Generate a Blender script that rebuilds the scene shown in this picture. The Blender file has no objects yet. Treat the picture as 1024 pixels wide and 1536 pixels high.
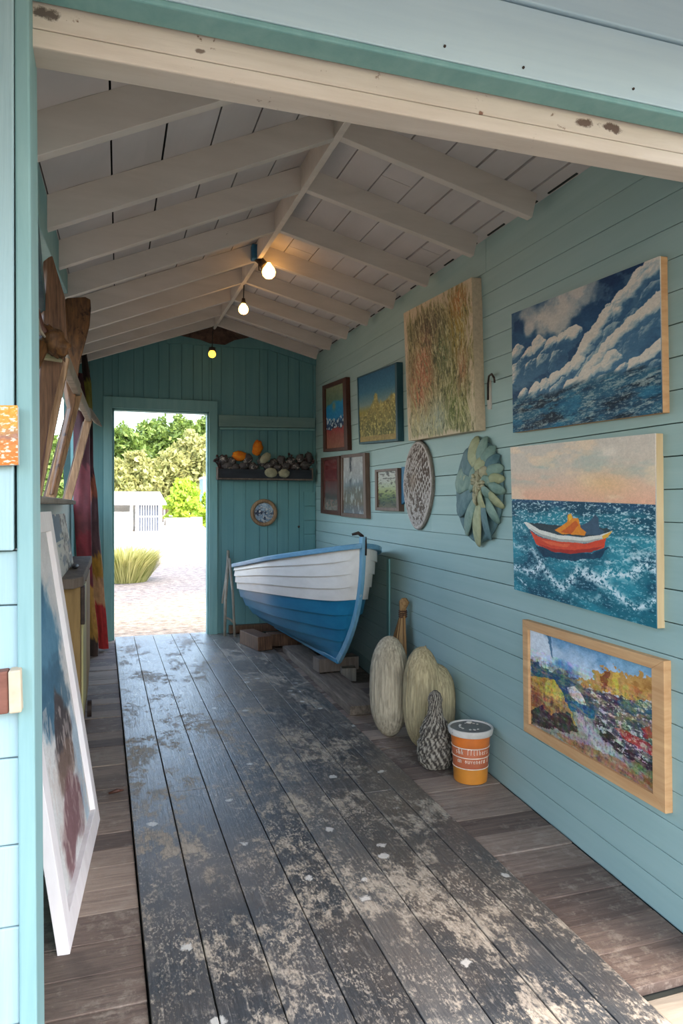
import bpy, bmesh, math, random
import numpy as np
from mathutils import Vector, Matrix
random.seed(7)
RNG = np.random.default_rng(11)
SC = bpy.context.scene
COL = SC.collection
PI = math.pi

# ------------------------------------------------------------------ camera
F = 1060.0
YAW = math.atan(347 / F)
CAM = Vector((0, 0, 1.3))
HZ = 758.0
cd = bpy.data.cameras.new('camera'); cam = bpy.data.objects.new('camera', cd); COL.objects.link(cam)
cam.location = CAM; cam.rotation_euler = (PI / 2, 0, -YAW)
cd.sensor_fit = 'HORIZONTAL'; cd.sensor_width = 36; cd.lens = 36 * F / 1024; cd.shift_y = -10 / 1024
cd.clip_start = 0.02; cd.clip_end = 500
SC.camera = cam
_s, _c = math.sin(YAW), math.cos(YAW)
def ray(u, v):
    return Vector((_s * F + _c * (u - 512), _c * F - _s * (u - 512), HZ - v))
def at_z(u, v, z=0.0):
    r = ray(u, v); return CAM + r * ((z - CAM.z) / r.z)
def at_y(u, v, y):
    r = ray(u, v); return CAM + r * (y / r.y)
def at_x(u, v, x):
    r = ray(u, v); return CAM + r * (x / r.x)
WA, WB = 1.553, 0.072
WN = Vector((-1, WB, 0)).normalized()          # inward normal of the right wall
WT = Vector((WB, 1, 0)).normalized()           # along it, away from the camera
FARY = 7.2
def wallx(y): return WA + WB * y
def RW(u, v, off=0.0):
    r = ray(u, v)
    k = WA - off * math.sqrt(1 + WB * WB)
    return CAM + r * (k / (r.x - WB * r.y))
def FW(u, v, off=0.0): return at_y(u, v, FARY - off)
# roof lines
def eave_r(y): return Vector((wallx(y), y, 2.567 + (y - 2.169) * 0.0635))
def ridge(y): return Vector((0.82 + (y - 2.57) * 0.0346, y, 2.81 + (y - 2.57) * 0.0777))
LX = -0.32
def eave_l(y): return Vector((LX, y, 2.285 + (y - 2.57) * 0.0925))
def roof_z(x, y):
    r = ridge(y); e = eave_r(y) if x > r.x else eave_l(y)
    return r.z + (e.z - r.z) * (x - r.x) / (e.x - r.x)

# ------------------------------------------------------------------ colour, materials
def lin1(c):
    c = c / 255.0
    return c / 12.92 if c <= 0.04045 else ((c + 0.055) / 1.055) ** 2.4
def lin(c): return (lin1(c[0]), lin1(c[1]), lin1(c[2]), 1.0)
def new_mat(name):
    m = bpy.data.materials.new(name); m.use_nodes = True
    nt = m.node_tree; b = nt.nodes['Principled BSDF']
    return m, nt, b
def N(nt, t, **kw):
    n = nt.nodes.new(t)
    for k, v in kw.items():
        if k in n.inputs: n.inputs[k].default_value = v
        else: setattr(n, k, v)
    return n
def ramp(nt, src, stops):
    r = nt.nodes.new('ShaderNodeValToRGB')
    e = r.color_ramp.elements
    while len(e) < len(stops): e.new(0.5)
    for i, (p, c) in enumerate(stops):
        e[i].position = p; e[i].color = c if len(c) == 4 else (*c, 1)
    nt.links.new(src, r.inputs[0]); return r
def coords(nt, scale=(1, 1, 1), kind='Object'):
    tc = nt.nodes.new('ShaderNodeTexCoord'); mp = nt.nodes.new('ShaderNodeMapping')
    mp.inputs['Scale'].default_value = scale
    nt.links.new(tc.outputs[kind], mp.inputs[0]); return mp.outputs[0]
def noise(nt, vec, scale, detail=5, rough=0.6, dist=0.0):
    n = N(nt, 'ShaderNodeTexNoise', Scale=scale, Detail=detail, Roughness=rough, Distortion=dist)
    nt.links.new(vec, n.inputs['Vector']); return n.outputs[0]
def mix(nt, fac, a, b, mode='MIX'):
    m = nt.nodes.new('ShaderNodeMixRGB'); m.blend_type = mode
    for i, x in ((0, fac), (1, a), (2, b)):
        if hasattr(x, 'node'): nt.links.new(x, m.inputs[i])
        elif i == 0: m.inputs[0].default_value = x
        else: m.inputs[i].default_value = x
    return m.outputs[0]
def math_(nt, op, a, b=0.5):
    m = nt.nodes.new('ShaderNodeMath'); m.operation = op
    for i, x in ((0, a), (1, b)):
        if hasattr(x, 'node'): nt.links.new(x, m.inputs[i])
        else: m.inputs[i].default_value = x
    return m.outputs[0]
def bump(nt, b, h, strength=0.3, dist=0.01):
    n = N(nt, 'ShaderNodeBump', Strength=strength, Distance=dist)
    nt.links.new(h, n.inputs['Height']); nt.links.new(n.outputs[0], b.inputs['Normal'])
def K(v): return (v, v, v, 1)

def wood(name, a, b, scale=6, stretch=(1, 1, 1), rough=0.7, spots=None, spot_t=0.66, spot_scale=9, bmp=0.35, spec=0.3):
    """Two-tone grained surface, with optional marks of a third colour."""
    m, nt, p = new_mat(name)
    v = coords(nt, stretch)
    n1 = noise(nt, v, scale, 7, 0.65, 0.4)
    v0 = coords(nt)
    n2 = noise(nt, v0, 2.1, 3)
    mx = math_(nt, 'ADD', math_(nt, 'MULTIPLY', n1, 0.7), math_(nt, 'MULTIPLY', n2, 0.3))
    c = ramp(nt, mx, [(0.36, lin(a)), (0.64, lin(b))]).outputs[0]
    if spots:
        s = noise(nt, v0, spot_scale, 8, 0.72)
        f = ramp(nt, s, [(spot_t, K(0)), (spot_t + 0.05, K(1))]).outputs[0]
        c = mix(nt, f, c, lin(spots))
    nt.links.new(c, p.inputs['Base Color'])
    p.inputs['Roughness'].default_value = rough
    p.inputs['Specular IOR Level'].default_value = spec
    bump(nt, p, n1, bmp, 0.004)
    return m
def plain(name, a, rough=0.5, metal=0.0, var=0.12, scale=14, bmp=0.1):
    m, nt, p = new_mat(name)
    n = noise(nt, coords(nt), scale, 5)
    lo = tuple(max(0, x * (1 - var)) for x in a); hi = tuple(min(255, x * (1 + var)) for x in a)
    nt.links.new(ramp(nt, n, [(0.35, lin(lo)), (0.65, lin(hi))]).outputs[0], p.inputs['Base Color'])
    p.inputs['Roughness'].default_value = rough; p.inputs['Metallic'].default_value = metal
    bump(nt, p, n, bmp, 0.004)
    return m
def attr_mat(name, rough=0.65, bmp=0.25, sc=90, spec=0.25):
    m, nt, p = new_mat(name)
    a = nt.nodes.new('ShaderNodeAttribute'); a.attribute_name = 'paint'
    n = noise(nt, coords(nt, (1, 1, 1.6)), sc, 5, .7, 1.0)
    f = ramp(nt, n, [(.3, K(.86)), (.7, K(1.12))]).outputs[0]
    nt.links.new(mix(nt, 1.0, a.outputs['Color'], f, 'MULTIPLY'), p.inputs['Base Color'])
    p.inputs['Roughness'].default_value = rough
    p.inputs['Specular IOR Level'].default_value = spec
    bump(nt, p, n, bmp, 0.003)
    return m
def emit_mat(name, col, strength):
    m, nt, p = new_mat(name)
    p.inputs['Base Color'].default_value = lin(col)
    p.inputs['Emission Color'].default_value = lin(col); p.inputs['Emission Strength'].default_value = strength
    return m

M = {}
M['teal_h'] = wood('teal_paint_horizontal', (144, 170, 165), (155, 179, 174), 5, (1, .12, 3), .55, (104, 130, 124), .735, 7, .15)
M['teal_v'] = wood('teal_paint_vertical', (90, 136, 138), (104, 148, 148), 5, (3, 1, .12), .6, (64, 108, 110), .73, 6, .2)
M['teal_trim'] = wood('teal_trim_paint', (110, 156, 154), (128, 170, 167), 6, (3, 3, .3), .55, (80, 104, 98), .74, 8, .2)
M['gap'] = wood('dark_gap', (34, 38, 36), (48, 52, 48), 5, rough=.9)
M['tealgap'] = wood('teal_gap', (40, 62, 62), (54, 78, 78), 5, rough=.9)
M['post'] = wood('post_teal_paint', (112, 146, 145), (130, 162, 160), 6, (3, 3, .3), .55, (84, 104, 98), .72, 10, .3)
M['ext'] = wood('weathered_pale_blue_paint', (136, 162, 166), (156, 180, 182), 7, (6, 2, .25), .6, (120, 136, 132), .755, 16, .4)
M['ext_h'] = wood('pale_blue_fascia_paint', (176, 200, 210), (188, 210, 217), 6, (.25, 2, 4), .6, (120, 140, 140), .79, 12, .2)
M['cream'] = wood('weathered_cream_paint', (196, 182, 166), (212, 200, 186), 7, (.4, 3, 4), .65, (120, 92, 72), .645, 20, .4)
M['ceil'] = wood('ceiling_white_paint', (182, 175, 171), (198, 191, 188), 3, (1, .25, 1), .7, (140, 120, 102), .72, 6, .2)
M['rafter'] = wood('rafter_white_paint', (190, 181, 170), (206, 197, 187), 5, (.4, 2, 2), .65, (104, 82, 66), .70, 9, .25)
M['rot'] = wood('rotten_brown_board', (58, 44, 38), (104, 84, 74), 14, rough=.9, spots=(170, 150, 140), spot_t=.62, bmp=.8)
M['deck'] = wood('brown_deck_board', (84, 68, 58), (126, 107, 94), 9, (.35, 4, 1), .75, (58, 46, 40), .64, 5, .5)
M['oldwood'] = wood('grey_weathered_wood', (78, 68, 60), (122, 108, 96), 9, (3, 3, .3), .8, (74, 62, 54), .66, 8, .6)
M['greywood'] = wood('silver_grey_driftwood', (98, 92, 84), (146, 138, 126), 10, (4, 4, .4), .85, (82, 74, 66), .66, 9, .6)
M['brownwood'] = wood('brown_plank', (66, 44, 32), (124, 92, 68), 24, (4, 4, .3), .65, (58, 36, 26), .66, 7, .5)
M['rustwood'] = wood('rust_brown_carved_wood', (52, 34, 20), (118, 80, 44), 26, (2, 2, .5), .6, (44, 26, 16), .6, 9, .7)
M['pine'] = wood('honey_pine', (186, 138, 92), (214, 170, 122), 8, (1, .25, 4), .6, (140, 96, 60), .74, 9, .3)
M['pale_pine'] = wood('pale_pine', (196, 166, 122), (216, 190, 148), 8, (4, 4, .3), .6, bmp=.3)
M['sashwood'] = wood('tan_sash_wood', (104, 78, 56), (168, 136, 102), 22, (4, 4, .3), .65, (92, 66, 46), .66, 8, .4)
M['darkframe'] = wood('dark_brown_frame', (58, 34, 26), (92, 56, 42), 8, (3, 3, .4), .5, bmp=.3)
M['umber'] = wood('umber_frame', (82, 64, 54), (116, 92, 78), 8, (3, 3, .4), .5, bmp=.3)
M['tealframe'] = wood('dark_teal_frame', (34, 70, 80), (52, 92, 100), 8, (3, 3, .4), .55)
M['linen'] = plain('raw_linen_canvas_edge', (194, 176, 148), .8, var=.05, scale=60)
M['whitepaint'] = wood('white_frame_paint', (206, 198, 196), (226, 220, 218), 5, (3, 3, .3), .5, (176, 160, 154), .72, 7, .15)
M['cabinet'] = wood('ochre_brown_cabinet', (104, 80, 48), (142, 114, 70), 7, (3, 3, .3), .7, (66, 50, 34), .66, 5, .4)
M['boat_w'] = wood('white_boat_paint', (214, 206, 196), (228, 221, 212), 4, (3, .5, 3), .42, (168, 150, 132), .74, 6, .1)
M['boat_b'] = wood('blue_boat_paint', (24, 104, 140), (38, 122, 156), 4, (3, .5, 3), .4, (70, 104, 120), .73, 7, .12)
M['boat_g'] = wood('light_blue_gunwale_paint', (84, 132, 160), (112, 156, 180), 7, (3, .5, 3), .45, (178, 190, 196), .62, 10, .2)
M['boat_in'] = wood('grey_boat_inside', (150, 160, 160), (172, 178, 176), 5, rough=.6)
M['metal'] = plain('dull_steel', (140, 138, 132), .35, .9)
M['darkmetal'] = plain('dark_rusty_metal', (58, 48, 42), .6, .6, var=.3)
M['rope'] = wood('coir_rope', (122, 108, 80), (200, 182, 142), 95, (1, 1, .07), .92, (84, 72, 54), .66, 40, 1.0)
M['rope_g'] = wood('grey_coir_rope', (116, 106, 90), (196, 182, 156), 95, (1, 1, .08), .92, (82, 74, 62), .66, 44, 1.0)
def straw_mat():
    m, nt, p = new_mat('dry_straw'); g = nt.nodes.new('ShaderNodeNewGeometry')
    c = ramp(nt, g.outputs['Random Per Island'], [(.0, lin((84, 56, 30))), (.5, lin((150, 108, 62))), (1, lin((200, 164, 112)))])
    nt.links.new(c.outputs[0], p.inputs['Base Color']); p.inputs['Roughness'].default_value = .85; return m
M['straw'] = straw_mat()
M['oldstraw'] = wood('bound_straw', (128, 92, 56), (186, 146, 98), 30, (3, 3, .3), .85)
M['skid'] = wood('worn_skid_plank', (84, 74, 64), (134, 118, 104), 14, (3, .3, 3), .8, (60, 50, 44), .64, 8, .6)
M['palestick'] = wood('bleached_stick', (132, 124, 112), (176, 168, 152), 14, (3, 3, .3), .85)
M['orange'] = plain('orange_paint', (200, 106, 40), .4, var=.08, scale=8)
M['amber'] = plain('amber_plastic', (196, 124, 44), .4, var=.06, scale=6)
M['band'] = wood('brick_orange_label', (164, 86, 58), (188, 104, 64), 5, (1, 1, 3), .5)
M['offwhite'] = plain('off_white', (222, 208, 188), .6, var=.08, scale=30)
M['lid'] = wood('grey_plastic_lid', (88, 84, 80), (110, 106, 100), 9, rough=.35)
M['lidrim'] = wood('dusty_white_rim', (176, 168, 156), (204, 196, 186), 12, rough=.55, spots=(126, 112, 98), spot_t=.62, spot_scale=20)
M['petal'] = wood('grey_green_carved_wood', (96, 124, 116), (140, 160, 146), 9, (2, 2, 2), .65, (172, 170, 140), .61, 12, .5)
M['petal2'] = wood('slate_blue_carved_wood', (70, 100, 106), (108, 134, 136), 9, (2, 2, 2), .65, (140, 150, 136), .64, 12, .5)
M['petal3'] = wood('pale_olive_carved_wood', (142, 146, 112), (178, 178, 142), 11, (2, 2, 2), .7, (100, 112, 92), .62, 14, .6)
M['core'] = wood('bleached_carved_wood', (136, 130, 104), (188, 180, 148), 24, rough=.75, spots=(80, 76, 62), spot_t=.6, spot_scale=30)
M['rock'] = wood('dark_rock', (44, 42, 46), (92, 86, 84), 16, rough=.85, spots=(186, 176, 166), spot_t=.56, spot_scale=22, bmp=.8)
M['palerock'] = wood('pale_shell_stone', (120, 116, 92), (168, 162, 134), 18, rough=.8, spots=(78, 74, 60), spot_t=.63, spot_scale=24, bmp=.8)
M['sponge'] = wood('orange_sponge', (206, 84, 20), (232, 150, 36), 18, rough=.85, spots=(148, 52, 22), spot_t=.6, spot_scale=26, bmp=1)
M['darkfloral'] = wood('dark_dried_stalks', (40, 30, 32), (82, 60, 58), 20, rough=.9)
M['blackpanel'] = wood('blue_black_panel', (22, 28, 36), (44, 50, 58), 7, (.4, 1, 2), .55, (92, 96, 100), .7, 14, .3)
M['blue'] = plain('blue_socket_paint', (28, 92, 128), .5, var=.15)
M['bluebd'] = wood('deep_blue_board', (24, 84, 116), (44, 108, 138), 6, (2, 2, .4), .55)
M['bulb'] = emit_mat('lit_warm_bulb', (255, 186, 92), 8)
M['bulb_y'] = emit_mat('lit_amber_bulb', (250, 186, 60), 2.2)
M['wire'] = plain('black_wire', (24, 22, 22), .6)
M['art'] = attr_mat('picture_paint')
M['artgloss'] = attr_mat('glazed_picture', .12, .02, 60, .6)
M['boardart'] = attr_mat('painted_board', .6, .4, 40)
M['kiosk'] = plain('white_kiosk_paint', (226, 226, 224), .6, var=.03)
M['kioskdark'] = plain('dark_mesh_backing', (70, 78, 92), .7)
M['hut'] = plain('blue_grey_hut_paint', (140, 166, 176), .6, var=.05)
M['bark'] = wood('bark', (88, 74, 62), (128, 112, 96), 12, (3, 3, .4), .9)
M['sill'] = wood('pale_weathered_sill', (112, 103, 90), (150, 140, 124), 9, (.3, 3, 2), .7, (118, 100, 84), .66, 9, .4)

def stain(m, pts):
    nt = m.node_tree; p = nt.nodes['Principled BSDF']; src = p.inputs['Base Color'].links[0].from_socket
    v = coords(nt); n = noise(nt, v, 45, 6, .75)
    for (c, r, col) in pts:
        mp = nt.nodes.new('ShaderNodeVectorMath'); mp.operation = 'SUBTRACT'; nt.links.new(v, mp.inputs[0]); mp.inputs[1].default_value = c
        sc_ = nt.nodes.new('ShaderNodeVectorMath'); sc_.operation = 'MULTIPLY'; nt.links.new(mp.outputs[0], sc_.inputs[0]); sc_.inputs[1].default_value = (1 / r[0], 0, 1 / r[1])
        ln = nt.nodes.new('ShaderNodeVectorMath'); ln.operation = 'LENGTH'; nt.links.new(sc_.outputs[0], ln.inputs[0])
        d = math_(nt, 'ADD', ln.outputs['Value'], math_(nt, 'MULTIPLY', math_(nt, 'SUBTRACT', n, .5), 2.4))
        f = ramp(nt, d, [(.6, K(.9)), (1.0, K(0))]).outputs[0]
        src = mix(nt, f, src, lin(col))
    nt.links.new(src, p.inputs['Base Color'])
stain(M['cream'], [(at_y(877, 183, 1.467), (.027, .012), (84, 58, 44)), (at_y(917, 190, 1.467), (.034, .013), (78, 52, 40)), (at_y(66, 18, 1.467), (.03, .014), (74, 62, 54)), (at_y(722, 168, 1.467), (.008, .006), (120, 76, 54)), (at_y(300, 75, 1.467), (.01, .006), (110, 92, 80))])
def leaf_mat(name, a, b):
    m, nt, p = new_mat(name)
    n = noise(nt, coords(nt), 1.3, 4)
    g = nt.nodes.new('ShaderNodeNewGeometry')
    f = math_(nt, 'ADD', math_(nt, 'MULTIPLY', n, .6), math_(nt, 'MULTIPLY', g.outputs['Random Per Island'], .4))
    c = ramp(nt, f, [(.3, lin(a)), (.7, lin(b))]).outputs[0]
    nt.links.new(c, p.inputs['Base Color']); p.inputs['Roughness'].default_value = .6
    tr = nt.nodes.new('ShaderNodeBsdfTranslucent'); nt.links.new(c, tr.inputs[0])
    ms = nt.nodes.new('ShaderNodeMixShader'); ms.inputs[0].default_value = .35
    nt.links.new(p.outputs[0], ms.inputs[1]); nt.links.new(tr.outputs[0], ms.inputs[2])
    nt.links.new(ms.outputs[0], nt.nodes['Material Output'].inputs[0])
    return m
M['leaf_d'] = leaf_mat('deep_green_leaves', (74, 100, 40), (126, 148, 68))
M['leaf_o'] = leaf_mat('olive_leaves', (118, 126, 68), (176, 174, 110))
M['leaf_y'] = leaf_mat('yellow_green_leaves', (116, 150, 34), (184, 204, 74))
M['grass'] = leaf_mat('dry_green_grass', (120, 128, 62), (196, 190, 126))

def floor_material():
    m, nt, p = new_mat('worn_slate_painted_planks')
    v0 = coords(nt)
    at = nt.nodes.new('ShaderNodeAttribute'); at.attribute_name = 'rnd'
    grain = noise(nt, coords(nt, (16, .7, 1)), 7, 8, .7, .5)
    big = noise(nt, coords(nt, (1.3, .8, 1)), 2.6, 8, .72, .3)
    fine = noise(nt, coords(nt, (1.6, .9, 1)), 19, 7, .7, .6)
    sx = nt.nodes.new('ShaderNodeSeparateXYZ'); nt.links.new(v0, sx.inputs[0])
    base = ramp(nt, math_(nt, 'ADD', math_(nt, 'MULTIPLY', grain, .6), math_(nt, 'MULTIPLY', at.outputs['Fac'], .4)),
                [(.25, lin((48, 49, 50))), (.55, lin((68, 69, 70))), (.75, lin((100, 97, 92)))]).outputs[0]
    # scuffed, paler grain all over, stronger towards the far end where the paint is thin
    far = nt.nodes.new('ShaderNodeMapRange'); nt.links.new(sx.outputs[1], far.inputs[0])
    far.inputs[1].default_value = 2.6; far.inputs[2].default_value = 5.5; far.inputs[3].default_value = 0.0; far.inputs[4].default_value = .13
    scuff = ramp(nt, math_(nt, 'ADD', math_(nt, 'ADD', math_(nt, 'MULTIPLY', grain, .55), math_(nt, 'MULTIPLY', fine, .45)), far.outputs[0]),
                 [(.53, K(0)), (.68, K(.75))]).outputs[0]
    c = mix(nt, scuff, base, lin((136, 130, 122)))
    # worn-through patches
    dust = ramp(nt, noise(nt, v0, 1.1, 5, .6), [(.42, K(0)), (.66, K(.6))]).outputs[0]
    c = mix(nt, dust, c, lin((104, 90, 76)))
    vf = noise(nt, coords(nt, (2.2, 1, 1)), 60, 4, .7)
    w = math_(nt, 'ADD', math_(nt, 'ADD', math_(nt, 'MULTIPLY', big, .58), math_(nt, 'MULTIPLY', fine, .27)), math_(nt, 'MULTIPLY', vf, .15))
    worn = ramp(nt, w, [(.508, K(0)), (.568, K(1))]).outputs[0]
    c = mix(nt, math_(nt, 'MULTIPLY', worn, .85), c, mix(nt, grain, lin((112, 98, 82)), lin((196, 184, 164))))
    reg = ramp(nt, noise(nt, coords(nt, (1.2, .8, 1)), 3.3, 6, .7), [(.42, K(0)), (.6, K(1))]).outputs[0]
    spk = ramp(nt, math_(nt, 'ADD', math_(nt, 'MULTIPLY', vf, .6), math_(nt, 'MULTIPLY', fine, .4)), [(.52, K(0)), (.58, K(.7))]).outputs[0]
    c = mix(nt, math_(nt, 'MULTIPLY', reg, spk), c, lin((168, 156, 138)))
    # round pale paint spots
    vo = N(nt, 'ShaderNodeTexVoronoi', Scale=5.2); nt.links.new(v0, vo.inputs['Vector'])
    vo.inputs['Randomness'].default_value = 1
    d = math_(nt, 'ADD', vo.outputs['Distance'], math_(nt, 'MULTIPLY', math_(nt, 'SUBTRACT', fine, .5), .34))
    sp = ramp(nt, d, [(.075, K(.85)), (.11, K(0))]).outputs[0]
    c = mix(nt, sp, c, lin((186, 182, 172)))
    nt.links.new(c, p.inputs['Base Color'])
    r = ramp(nt, math_(nt, 'ADD', math_(nt, 'MULTIPLY', grain, .5), math_(nt, 'MULTIPLY', worn, .5)), [(.2, K(.30)), (.7, K(.72))]).outputs[0]
    nt.links.new(r, p.inputs['Roughness'])
    p.inputs['Specular IOR Level'].default_value = .42
    bump(nt, p, math_(nt, 'ADD', grain, math_(nt, 'MULTIPLY', fine, .6)), .45, .004)
    return m
def deck_material():
    m, nt, p = new_mat('brown_deck_board')
    at = nt.nodes.new('ShaderNodeAttribute'); at.attribute_name = 'rnd'
    g = noise(nt, coords(nt, (.5, 7, 1)), 9, 8, .7, .6); fine = noise(nt, coords(nt), 22, 7, .75); big = noise(nt, coords(nt), 4, 4)
    f = math_(nt, 'ADD', math_(nt, 'MULTIPLY', g, .62), math_(nt, 'MULTIPLY', at.outputs['Fac'], .38))
    c = ramp(nt, f, [(.28, lin((76, 62, 54))), (.5, lin((112, 95, 83))), (.72, lin((150, 132, 116)))]).outputs[0]
    w = ramp(nt, math_(nt, 'ADD', math_(nt, 'MULTIPLY', fine, .6), math_(nt, 'MULTIPLY', big, .4)), [(.52, K(0)), (.62, K(.6))]).outputs[0]
    c = mix(nt, w, c, lin((150, 138, 124)))
    d = ramp(nt, big, [(.27, K(.5)), (.38, K(0))]).outputs[0]
    c = mix(nt, d, c, lin((52, 42, 37)))
    nt.links.new(c, p.inputs['Base Color']); p.inputs['Roughness'].default_value = .75
    bump(nt, p, math_(nt, 'ADD', g, math_(nt, 'MULTIPLY', fine, .5)), .7, .005)
    return m
M['deck'] = deck_material()
M['planks'] = floor_material()
def ground_material():
    m, nt, p = new_mat('sandy_gravel_ground')
    v0 = coords(nt)
    big = noise(nt, v0, .35, 6, .65); fine = noise(nt, v0, 9, 7, .75)
    sx = nt.nodes.new('ShaderNodeSeparateXYZ'); nt.links.new(v0, sx.inputs[0])
    c1 = ramp(nt, fine, [(.34, lin((76, 65, 53))), (.5, lin((128, 112, 93))), (.66, lin((158, 142, 122)))]).outputs[0]
    c2 = ramp(nt, fine, [(.34, lin((54, 51, 51))), (.52, lin((92, 87, 85))), (.68, lin((126, 119, 113)))]).outputs[0]
    y = math_(nt, 'ADD', sx.outputs[1], math_(nt, 'MULTIPLY', math_(nt, 'SUBTRACT', big, .5), 7))
    f = ramp(nt, math_(nt, 'DIVIDE', y, 40), [(.245, K(0)), (.30, K(1)), (.43, K(1)), (.47, K(0))]).outputs[0]
    c = mix(nt, f, c1, c2)
    f2 = ramp(nt, math_(nt, 'DIVIDE', y, 40), [(.45, K(0)), (.50, K(1))]).outputs[0]
    c = mix(nt, f2, c, lin((196, 188, 176)))
    f3 = ramp(nt, math_(nt, 'ADD', math_(nt, 'DIVIDE', sx.outputs[1], 20), .5), [(.54, K(1)), (.58, K(0))]).outputs[0]
    c = mix(nt, f3, c, mix(nt, fine, lin((60, 58, 54)), lin((104, 100, 92))))  # unseen ground before the entrance, darkened to cut light bounced inside
    nt.links.new(c, p.inputs['Base Color']); p.inputs['Roughness'].default_value = .95
    bump(nt, p, fine, .8, .03)
    return m
M['ground'] = ground_material()

# ------------------------------------------------------------------ mesh helpers
class MB:
    def __init__(s): s.v = []; s.f = []; s.m = []; s.col = None
    def add(s, vs, fs, mi=0):
        o = len(s.v); s.v += [tuple(x) for x in vs]
        for f in fs: s.f.append(tuple(i + o for i in f)); s.m.append(mi)
    def hexa(s, b, t, mi=0):
        s.add(list(b) + list(t), [(0, 3, 2, 1), (4, 5, 6, 7), (0, 1, 5, 4), (1, 2, 6, 5), (2, 3, 7, 6), (3, 0, 4, 7)], mi); return s
    def box(s, p0, p1, mi=0):
        (x0, y0, z0), (x1, y1, z1) = p0, p1
        return s.hexa([(x0, y0, z0), (x1, y0, z0), (x1, y1, z0), (x0, y1, z0)], [(x0, y0, z1), (x1, y0, z1), (x1, y1, z1), (x0, y1, z1)], mi)
    def bar(s, a, b, w, h, up=Vector((0, 0, 1)), mi=0):
        a, b = Vector(a), Vector(b); d = (b - a).normalized(); up = Vector(up)
        x = d.cross(up).normalized(); y = x.cross(d).normalized()
        c = [x * w / 2 * i + y * h / 2 * j for i, j in ((-1, -1), (1, -1), (1, 1), (-1, 1))]
        return s.hexa([a + q for q in c], [b + q for q in c], mi)
    def quadslab(s, q, d, mi=0):
        """q = four corners of the front face, d = vector from front to back"""
        return s.hexa([Vector(p) + Vector(d) for p in q], [Vector(p) for p in q], mi)
    def tube(s, pts, r, n=8, mi=0, cap=True):
        pts = [Vector(p) for p in pts]; k = len(pts)
        rs = r if isinstance(r, (list, tuple)) else [r] * k
        vs = []; prev = None
        for i, p in enumerate(pts):
            d = (pts[min(i + 1, k - 1)] - pts[max(i - 1, 0)]).normalized()
            if prev is None:
                x = d.orthogonal().normalized()
            else:
                x = (prev - d * prev.dot(d)).normalized()
            prev = x; y = d.cross(x)
            for j in range(n):
                a = 2 * PI * j / n; vs.append(p + (x * math.cos(a) + y * math.sin(a)) * rs[i])
        fs = [(i * n + j, i * n + (j + 1) % n, (i + 1) * n + (j + 1) % n, (i + 1) * n + j) for i in range(k - 1) for j in range(n)]
        if cap: fs += [tuple(range(n))[::-1], tuple(range((k - 1) * n, k * n))]
        s.add(vs, fs, mi); return s
    def rings(s, rings_, mi=0, cap0=True, cap1=True):
        n = len(rings_[0]); vs = [p for r in rings_ for p in r]; k = len(rings_)
        fs = [(i * n + j, i * n + (j + 1) % n, (i + 1) * n + (j + 1) % n, (i + 1) * n + j) for i in range(k - 1) for j in range(n)]
        if cap0: fs.append(tuple(range(n))[::-1])
        if cap1: fs.append(tuple(range((k - 1) * n, k * n)))
        s.add(vs, fs, mi); return s
    def lathe(s, prof, c=(0, 0, 0), n=40, mi=0, disp=None, cap0=True, cap1=True):
        rs = []
        for (r, z) in prof:
            row = []
            for j in range(n):
                a = 2 * PI * j / n
                rr = r + (disp(a, z, r) if disp else 0)
                row.append((c[0] + rr * math.cos(a), c[1] + rr * math.sin(a), c[2] + z))
            rs.append(row)
        return s.rings(rs, mi, cap0, cap1)
    def blob(s, c, ax, n=16, k=10, mi=0, rough=0.0, seed=0):
        """ellipsoid; ax = three vectors"""
        rr = random.Random(seed); ph = [(rr.uniform(0, 6), rr.uniform(1, 4), rr.uniform(1, 4)) for _ in range(5)]
        c = Vector(c); ax = [Vector(a) for a in ax]; rings_ = []
        for i in range(1, k):
            t = PI * i / k; row = []
            for j in range(n):
                a = 2 * PI * j / n
                q = 1 + rough * sum(math.sin(p[0] + round(p[1]) * a + p[2] * 2.2 * t) for p in ph) / 3
                row.append(c + (ax[0] * math.sin(t) * math.cos(a) + ax[1] * math.sin(t) * math.sin(a) + ax[2] * math.cos(t)) * q)
            rings_.append(row)
        o = len(s.v)
        s.rings(rings_, mi, False, False)
        m0 = len(s.v); s.v += [tuple(c + ax[2]), tuple(c - ax[2])]
        last = o + (k - 2) * n
        for j in range(n):
            s.f.append((m0, o + (j + 1) % n, o + j)); s.m.append(mi)
            s.f.append((m0 + 1, last + j, last + (j + 1) % n)); s.m.append(mi)
        return s
    def prism(s, outline, d, mi=0):
        n = len(outline); d = Vector(d); a = [Vector(p) for p in outline]; b = [p + d for p in a]
        s.add(a + b, [tuple(range(n)), tuple(range(n, 2 * n))[::-1]] + [(i, i + n, (i + 1) % n + n, (i + 1) % n) for i in range(n)], mi); return s
    def build(s, name, mats, parent=None, smooth=False, bevel=0.0, kind=None, recalc=True, label=None):
        me = bpy.data.meshes.new(name)
        off = Vector(parent['_o']) if parent is not None else Vector((0, 0, 0))
        vs = np.array(s.v, dtype=float) - np.array(off)
        me.from_pydata(vs.tolist(), [], s.f)
        if not isinstance(mats, (list, tuple)): mats = [mats]
        for m in mats: me.materials.append(m)
        me.polygons.foreach_set('material_index', s.m)
        if s.col is not None:
            a = me.color_attributes.new('paint', 'FLOAT_COLOR', 'POINT')
            a.data.foreach_set('color', np.asarray(s.col, dtype=np.float32).ravel())
        if recalc:
            bm = bmesh.new(); bm.from_mesh(me); bmesh.ops.recalc_face_normals(bm, faces=bm.faces); bm.to_mesh(me); bm.free()
        if smooth:
            me.polygons.foreach_set('use_smooth', [True] * len(me.polygons))
        o = bpy.data.objects.new(name, me); COL.objects.link(o)
        if parent is not None: o.parent = parent
        o['_o'] = tuple(off)
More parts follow.
